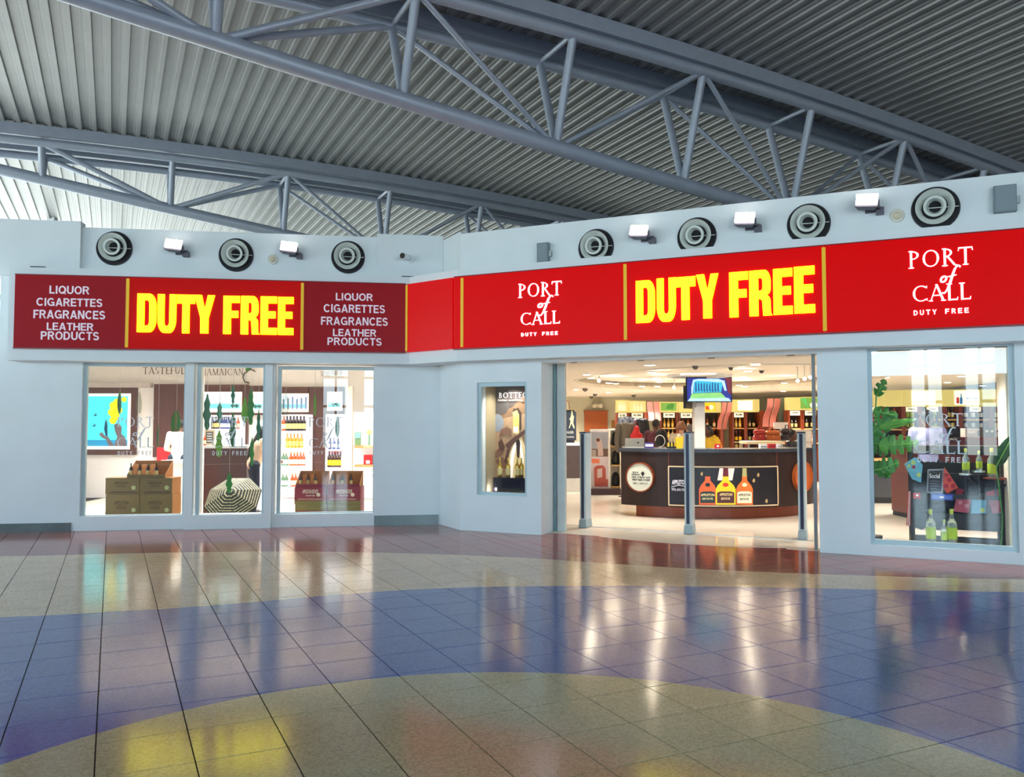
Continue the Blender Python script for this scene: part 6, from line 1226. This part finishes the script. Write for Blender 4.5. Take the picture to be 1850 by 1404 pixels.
gbox([(1707, 845), (1731, 881), (1711, 892), (1703, 880), (1703, 850)], PR_, [(1710, 858, 4), (1715, 867, 4.5), (1709, 878, 4.5), (1722, 878, 4.5)], 'coral gift box with red circles leaning beside the framed chalk sign', .66, PRD)
gbox([(1724, 918), (1729, 897), (1755, 897), (1750, 927), (1722, 924)], PK, [(1735, 908, 4), (1746, 914, 4)], 'dark pink gift box left of the blue one on the lower shelf', .63, PK2); gbox([(1756, 897), (1782, 897), (1781, 928), (1755, 928)], PB, [(1762, 899, 4), (1775, 922, 4.5)], 'blue gift box with lime circles on the lower shelf', .63, PLM); gbox([(1781, 890), (1804, 885), (1815, 926), (1793, 928)], PK, [(1790, 899, 4), (1800, 895, 4), (1797, 911, 4.5), (1808, 921, 3.5)], 'rose pink gift box leaning at the right of the lower shelf', .63, PRD)
gbox([(1727, 881), (1742, 885), (1735, 900), (1726, 903)], PRD, [], 'small crimson box corner above the dark pink gift box', .72, PRD)
# sign, blue box, cloth
t = thing('chalk_sign', 'grey framed black chalk sign reading Social on the display stand', 'sign', base(FR, 1690, 893, .7)); ppoly(t, 'frame', M('silver_frame', (150, 152, 156), .35, .4), [(1676, 848), (1706, 847), (1703, 891.5), (1674, 891)], .66, .025, FR); ppoly(t, 'board', M('chalk_black', (28, 28, 34), .5), [(1678, 851), (1703, 850), (1700.5, 888), (1677, 888)], .654, .004, FR)
ptext(t, 'Social', 1679, 1698, 856, 864, .65, WHITE, FR, th=.003); 
for k in range(4): pbox(t, 'text_line', M('chalk_grey', (120, 120, 124), .6), 1680, 1697 - (k % 2) * 4, 869 + k * 4.5, 870 + k * 4.5, .65, .003, FR)
t = thing('flat_box', 'flat royal blue box lying on the shelf under the chalk sign', 'box', base(FR, 1702, 893.5, .56)); pbox(t, 'box_body', BLUEP, 1682, 1722, 893, 904, .565, .05, FR); pbox(t, 'box_edge', M('blue_light', (90, 120, 200), .4), 1684, 1720, 895, 902, .561, .003, FR); pbox(t, 'logo', CREAM, 1698, 1705, 897, 900, .558, .003, FR)
t = thing('small_tin', 'small red and cream tin at the left of the shelf', 'tin', base(FR, 1655, 901, .56)); pbox(t, 'tin_body', RED, 1650, 1663, 891, 901, .57, .05, FR); disc(t, 'tin_mark', CREAM, 1657, 895, 2.4, .565, .003, FR, n=10)
t = thing('striped_cloth', 'red and white striped cloth hanging at the left side of the display stand', 'cloth', base(FR, 1641, 950, .6)); 
for k in range(5): ppoly(t, 'stripe', (RED, WHITE)[k % 2], [(1641 + k * .9, 888), (1641.9 + k * .9, 888), (1639.2 + k * 1.4, 950), (1637.8 + k * 1.4, 950)], .6, .02, FR)
t = thing('wire_ring', 'pair of black curved rings at the front of the display stand', 'ring ornament', base(FR, 1765, 885, .5))
for r1, oy in ((1.0, 0), (.86, -2)):
    pts = [FR.w(*(lambda s: (s[0], .5, s[1]))(FR.sz(1790 + 49 * r1 * cos(a), 836 + oy + 48 * r1 * sin(a), .5))) for a in [radians(55 + 130 * k / 20) for k in range(21)]]; MB().tube(pts, .012, 8).build('ring', BLACK, t, True, world=True)
# monstera
def mleaf(par, cx, cy, L_, ang, w, mat, y, splits=4, name='leaf'):
    """split leaf outline in photo pixels; stem end at (cx,cy), pointing along ang"""
    pts = []; n = 30
    for side in (1, -1):
        seq = range(n + 1) if side == 1 else range(n, -1, -1)
        for k in seq:
            f = k / n; r = w * (sin(pi * min(1, f * .93 + .05)) ** .55) * (1 - .35 * f)
            ph = (f * splits) % 1
            if splits and .12 < f < .88 and ph < .22: r *= .42
            pts.append((f * L_ + (r * .25 if splits else 0), side * r))
    ca_, sa_ = cos(radians(ang)), sin(radians(ang)); P_ = [(cx + a * ca_ + b * sa_, cy - a * sa_ + b * ca_) for a, b in pts]
    q = [FR.sz(px, py, y) for px, py in P_]; mid = [FR.sz(cx + f * L_ * ca_, cy - f * L_ * sa_, y) for f in (0, 1)]; m = len(q); mb = MB(); v = []
    for i, (a, b) in enumerate(q):
        v.append(FR.w(a, y + .03 * sin(i * .7) * .3 + .015, b))
    h = m // 2; cen = [FR.w(mid[0][0] + (mid[1][0] - mid[0][0]) * k / n, y - .015 * sin(pi * k / n), mid[0][1] + (mid[1][1] - mid[0][1]) * k / n) for k in range(n + 1)]
    V_ = v[:n + 1] + cen + list(reversed(v[n + 1:]))
    mb.add(V_, [(k, k + 1, n + 2 + k, n + 1 + k) for k in range(n)] + [(n + 1 + k, n + 2 + k, 2 * n + 3 + k, 2 * n + 2 + k) for k in range(n)])
    o = mb.build(name, mat, par, True, world=True, ang=3); MB().tube(cen, .005, 5).build('vein', LGRN, o if False else par, world=True)
MON = M('monstera_green', (48, 130, 40), .35, noise=.18, scale=9); MON2 = M('monstera_bright', (92, 160, 60), .35, noise=.15, scale=9); MON3 = M('monstera_dark', (22, 74, 34), .4, noise=.15, scale=9)
t = thing('monstera_plant', 'large green monstera with split leaves at the left of the right window', 'plant', base(FR, 1578, 985, .3, .0045))
for a in ((1583, 716, 34, 62, 13, MON, .24, 3), (1574, 785, 60, 40, 20, MON, .27, 4), (1590, 772, 66, 12, 9, MON2, .22, 0), (1577, 742, 40, -12, 14, MON, .25, 3), (1588, 806, 72, 4, 22, MON2, .2, 5), (1574, 800, 40, -10, 26, MON, .28, 4), (1580, 850, 46, 18, 20, MON, .25, 4), (1576, 838, 40, -35, 16, MON, .3, 3)): mleaf(t, *a)
for a, b in (((1576, 983), (1578, 850)), ((1577, 983), (1575, 800)), ((1576, 983), (1574, 742)), ((1577, 983), (1583, 716))):
    pa_, pb_ = FR.sz(*a, .3), FR.sz(*b, .27); MB().tube([FR.w(pa_[0], .3, max(pa_[1], .06)), FR.w((pa_[0] + pb_[0]) / 2 - .02, .29, (pa_[1] + pb_[1]) / 2), FR.w(pb_[0], .27, pb_[1])], .008, 6).build('stalk', MGRN, t, True, world=True)
q = base(FR, 1573, 985, .32, .0045); MB().lathe([(.1, 0), (.12, .01), (.14, .2), (.12, .2), (.001, .17)], 20, o=q).build('pot', DARKM, t, True, world=True)
t = thing('monstera_plant', 'single dark green pointed leaf at the right edge of the right window', 'plant', base(FR, 1808, 850, .35)); mleaf(t, 1800, 842, 62, 62, 15, MON3, .3, 0); q0_ = FR.sz(1800, 842, .3); MB().tube([FR.w(q0_[0], .3, q0_[1]), FR.w(q0_[0] + .05, .31, .5), FR.w(q0_[0] + .02, .32, .02)], .008, 6).build('stalk', MGRN, t, True, world=True)
# long counter beyond with goods
t = thing('perfume_counter', 'long dark red counter behind the display stand in the right window', 'counter', base(FW, 1740, 870, 13.3, .0045)); u0, u1, _, zz = rect(FW, 1640, 1840, 790, 870, 13.3); MB().box(u0, u1, 13.3, 13.9, .08, zz - .04).build('counter_body', M('counter_maroon', (96, 26, 24), .35), t, world=True); MB().box(u0 - .01, u1, 13.28, 13.92, zz - .04, zz).build('counter_top', M('counter_top_r', (120, 36, 30), .25), t, world=True); MB().box(u0, u1, 13.34, 13.86, .0045, .079).build('kick', BLACK, t, world=True)
ptext(t, 'COACH', 1709, 1729, 791.5, 795.5, 13.27, WHITE, th=.003); pbox(t, 'name_plate', BLACK, 1703, 1735, 790.5, 797.5, 13.274, .005)
def goods(x0, x1, yt, mat, lb, txt=None):
    q = rect(FW, x0, x1, yt, 790, 13.45); t = thing('gift_carton', lb, 'package', base(FW, (x0 + x1) / 2, 790, 13.45, zz + .001)); MB().box(q[0], q[1], 13.45, 13.6, zz + .001, q[3]).build('box_body', mat, t, world=True); pbox(t, 'box_label', txt or CREAM, x0 + (x1 - x0) * .2, x1 - (x1 - x0) * .2, yt + 5, yt + 9, 13.447, .002)
WB_ = M('box_beige', (206, 194, 178), .5)
goods(1689, 1706, 771, WB_, 'beige box at the left end of the dark red counter'); goods(1706.5, 1735, 773, BLKC, 'dark handbag box above the white name plate', DARKM); goods(1744, 1766, 774, WB_, 'pale perfume box in the middle of the dark red counter'); goods(1779, 1787, 772, BLACK, 'black bottle carton, left of a pair on the counter'); goods(1788, 1797, 772, BLACK, 'black bottle carton, right of a pair on the counter'); goods(1799, 1808, 772, WB_, 'beige carton right of the black cartons', BLACK); goods(1808.5, 1818, 772, WB_, 'beige carton at the right end of the counter', BLACK)
t = thing('low_cabinet', 'low dark glass fronted cabinet behind the monstera', 'cabinet', base(FW, 1600, 872, 15.8, .0045)); u0, u1, _, zz = rect(FW, 1560, 1660, 845, 872, 15.8); MB().box(u0, u1, 15.8, 16.4, .12, .85).build('cabinet_body', M('cab_dark', (58, 60, 64), .3), t, world=True); MB().box(u0, u1, 15.79, 16.4, .0045, .119).build('kick', BLACK, t, world=True); MB().box(u0, u1, 15.78, 16.42, .851, .88).build('cabinet_top', OAK, t, world=True)
# ================================================================== champagne niche in the pillar
un0, un1, zn0, zn1 = hN
t = thing('niche_box', 'beige lined niche of the small pillar window', 'niche lining', base(FR, 906, 890, .3)); 
uE = un1 + .06
LIN = M('niche_lining', (176, 160, 128), .4, .1, noise=.08, scale=2)
rbox(t, 'back_panel', LIN, un0, uE, .70, .73, zn0 - .05, zn1 + .05); rbox(t, 'side_panel', LIN, un0 - .03, un0, .31, .70, zn0 - .05, zn1 + .05); rbox(t, 'side_panel', LIN, uE + .001, uE + .02, .31, .73, zn0 - .05, zn1 + .05); rbox(t, 'floor_panel', BLKW, un0, uE, .31, .70, zn0 - .05, zn0 - .02); rbox(t, 'top_panel', LIN, un0, uE, .31, .70, zn1 + .03, zn1 + .05)
yn = .66
t = thing('champagne_poster', 'poster of a giant golden bottle with brown ribbons and white BOTTEGA lettering', 'poster', base(FR, 920, 890, yn)); NP = lambda n, pts, c, k, e_=.12: ppoly(t, n, M('np_%d_%d_%d' % c, c, .45, noise=.12, scale=12, emit=e_), pts, yn - .002 * k, .0018, FR)
NP('poster_sheet', [(889, 690), (958, 690), (958, 900), (889, 900)], (134, 104, 78), 0); NP('sheet_light', [(892, 760), (958, 745), (958, 900), (892, 900)], (172, 140, 108), 1); NP('sheet_dark', [(889, 690), (958, 690), (958, 702), (926, 735), (889, 750)], (84, 74, 70), 1)
def ell(cx_, cy_, rx, ry, n=20): return [(cx_ + rx * cos(2 * pi * k / n), cy_ + ry * sin(2 * pi * k / n)) for k in range(n)]
NP('balloon_print', ell(905, 734, 14, 15), (92, 86, 84), 2); NP('balloon_print', ell(899, 764, 11, 16), (140, 146, 156), 3)
NP('bottle_print', [(913, 900), (916, 850), (920, 820), (930, 795), (933, 784), (941, 784), (944, 795), (953, 820), (953, 850), (953, 900)], (214, 190, 140), 3, .3); NP('highlight_print', [(918, 860), (924, 815), (932, 795), (934, 800), (928, 830), (925, 880)], (244, 238, 226), 4, .4); NP('highlight_print', [(938, 800), (941, 795), (946, 830), (944, 860)], (246, 240, 226), 4, .4)
NP('shoulder_print', [(932, 795), (936, 790), (940, 800), (938, 828), (934, 826)], (60, 36, 30), 5); NP('neck_print', [(927, 784), (927, 745), (938, 745), (938, 784)], (206, 176, 96), 4, .3); NP('label_print', [(927.5, 782), (927.5, 771), (936, 771), (936, 782)], (222, 216, 200), 5, .3)
NP('foil_print', ell(932, 746, 6, 9), (226, 200, 110), 5, .4); NP('hood_print', [(925, 745), (928, 738), (936, 737), (941, 745), (941, 775), (938, 778), (938, 750), (934, 741)], (70, 52, 44), 6)
for k, pts in enumerate(([(901, 790), (905, 776), (916, 771), (924, 776), (924, 790), (917, 786), (908, 787)], [(900, 800), (906, 792), (912, 808), (908, 820), (902, 812)], [(893, 818), (900, 811), (910, 816), (906, 824), (895, 828)], [(912, 804), (928, 790), (948, 776), (950, 782), (934, 796), (918, 812)], [(895, 832), (908, 826), (918, 838), (914, 848), (900, 842)], [(916, 812), (922, 808), (916, 840), (911, 834)])): NP('ribbon_print', pts, (92, 60, 48) if k % 2 else (128, 92, 74), 7 + k, .08)
ptext(t, 'BOTTEG', 901, 953, 709, 719, yn - .022, M('white_lit2', (250, 248, 244), .5, noise=0, emit=.35), FR, serif=True, th=.003); ptext(t, 'Italian sparkling', 900, 944, 721, 725.5, yn - .022, M('white_lit3', (226, 214, 200), .5, noise=0, emit=.3), FR, th=.003, bold=0)
t = thing('niche_plinth', 'glossy black block under the small golden bottles', 'plinth', base(FR, 920, 890, .42, zn0 - .018)); zpn = FR.sz(920, 863.5, .42)[1]; rbox(t, 'block', M('gloss_black', (24, 18, 24), .1), uR(891, .42), uE - .01, .42, .63, zn0 - .018, zpn)
for px, lb in ((903, 'small golden bottle at the left of the niche plinth'), (918, 'small golden bottle second from the left on the niche plinth'), (934.5, 'small golden bottle third on the niche plinth, in front of the printed bottle'), (942, 'small golden bottle at the right of the niche plinth')):
    y = .5 if px != 942 else .56; bottle('goldfoil', FR.w(uR(px, y), y, zpn + .001), lb, None, .30)
area_light('niche_lamp', FR.w(uR(920, .45), .45, zn1 + .02), .12, 6, (1, .95, .88), spread=radians(120)); area_light('niche_lamp', FR.w(uR(897, .5), .36, zn0 + .05), .05, .5, (.9, .9, 1), rot=(pi / 2, 0, 0))
for p_ in PROTO.values():
    for ch in list(p_.children): bpy.data.objects.remove(ch)
    bpy.data.objects.remove(p_)
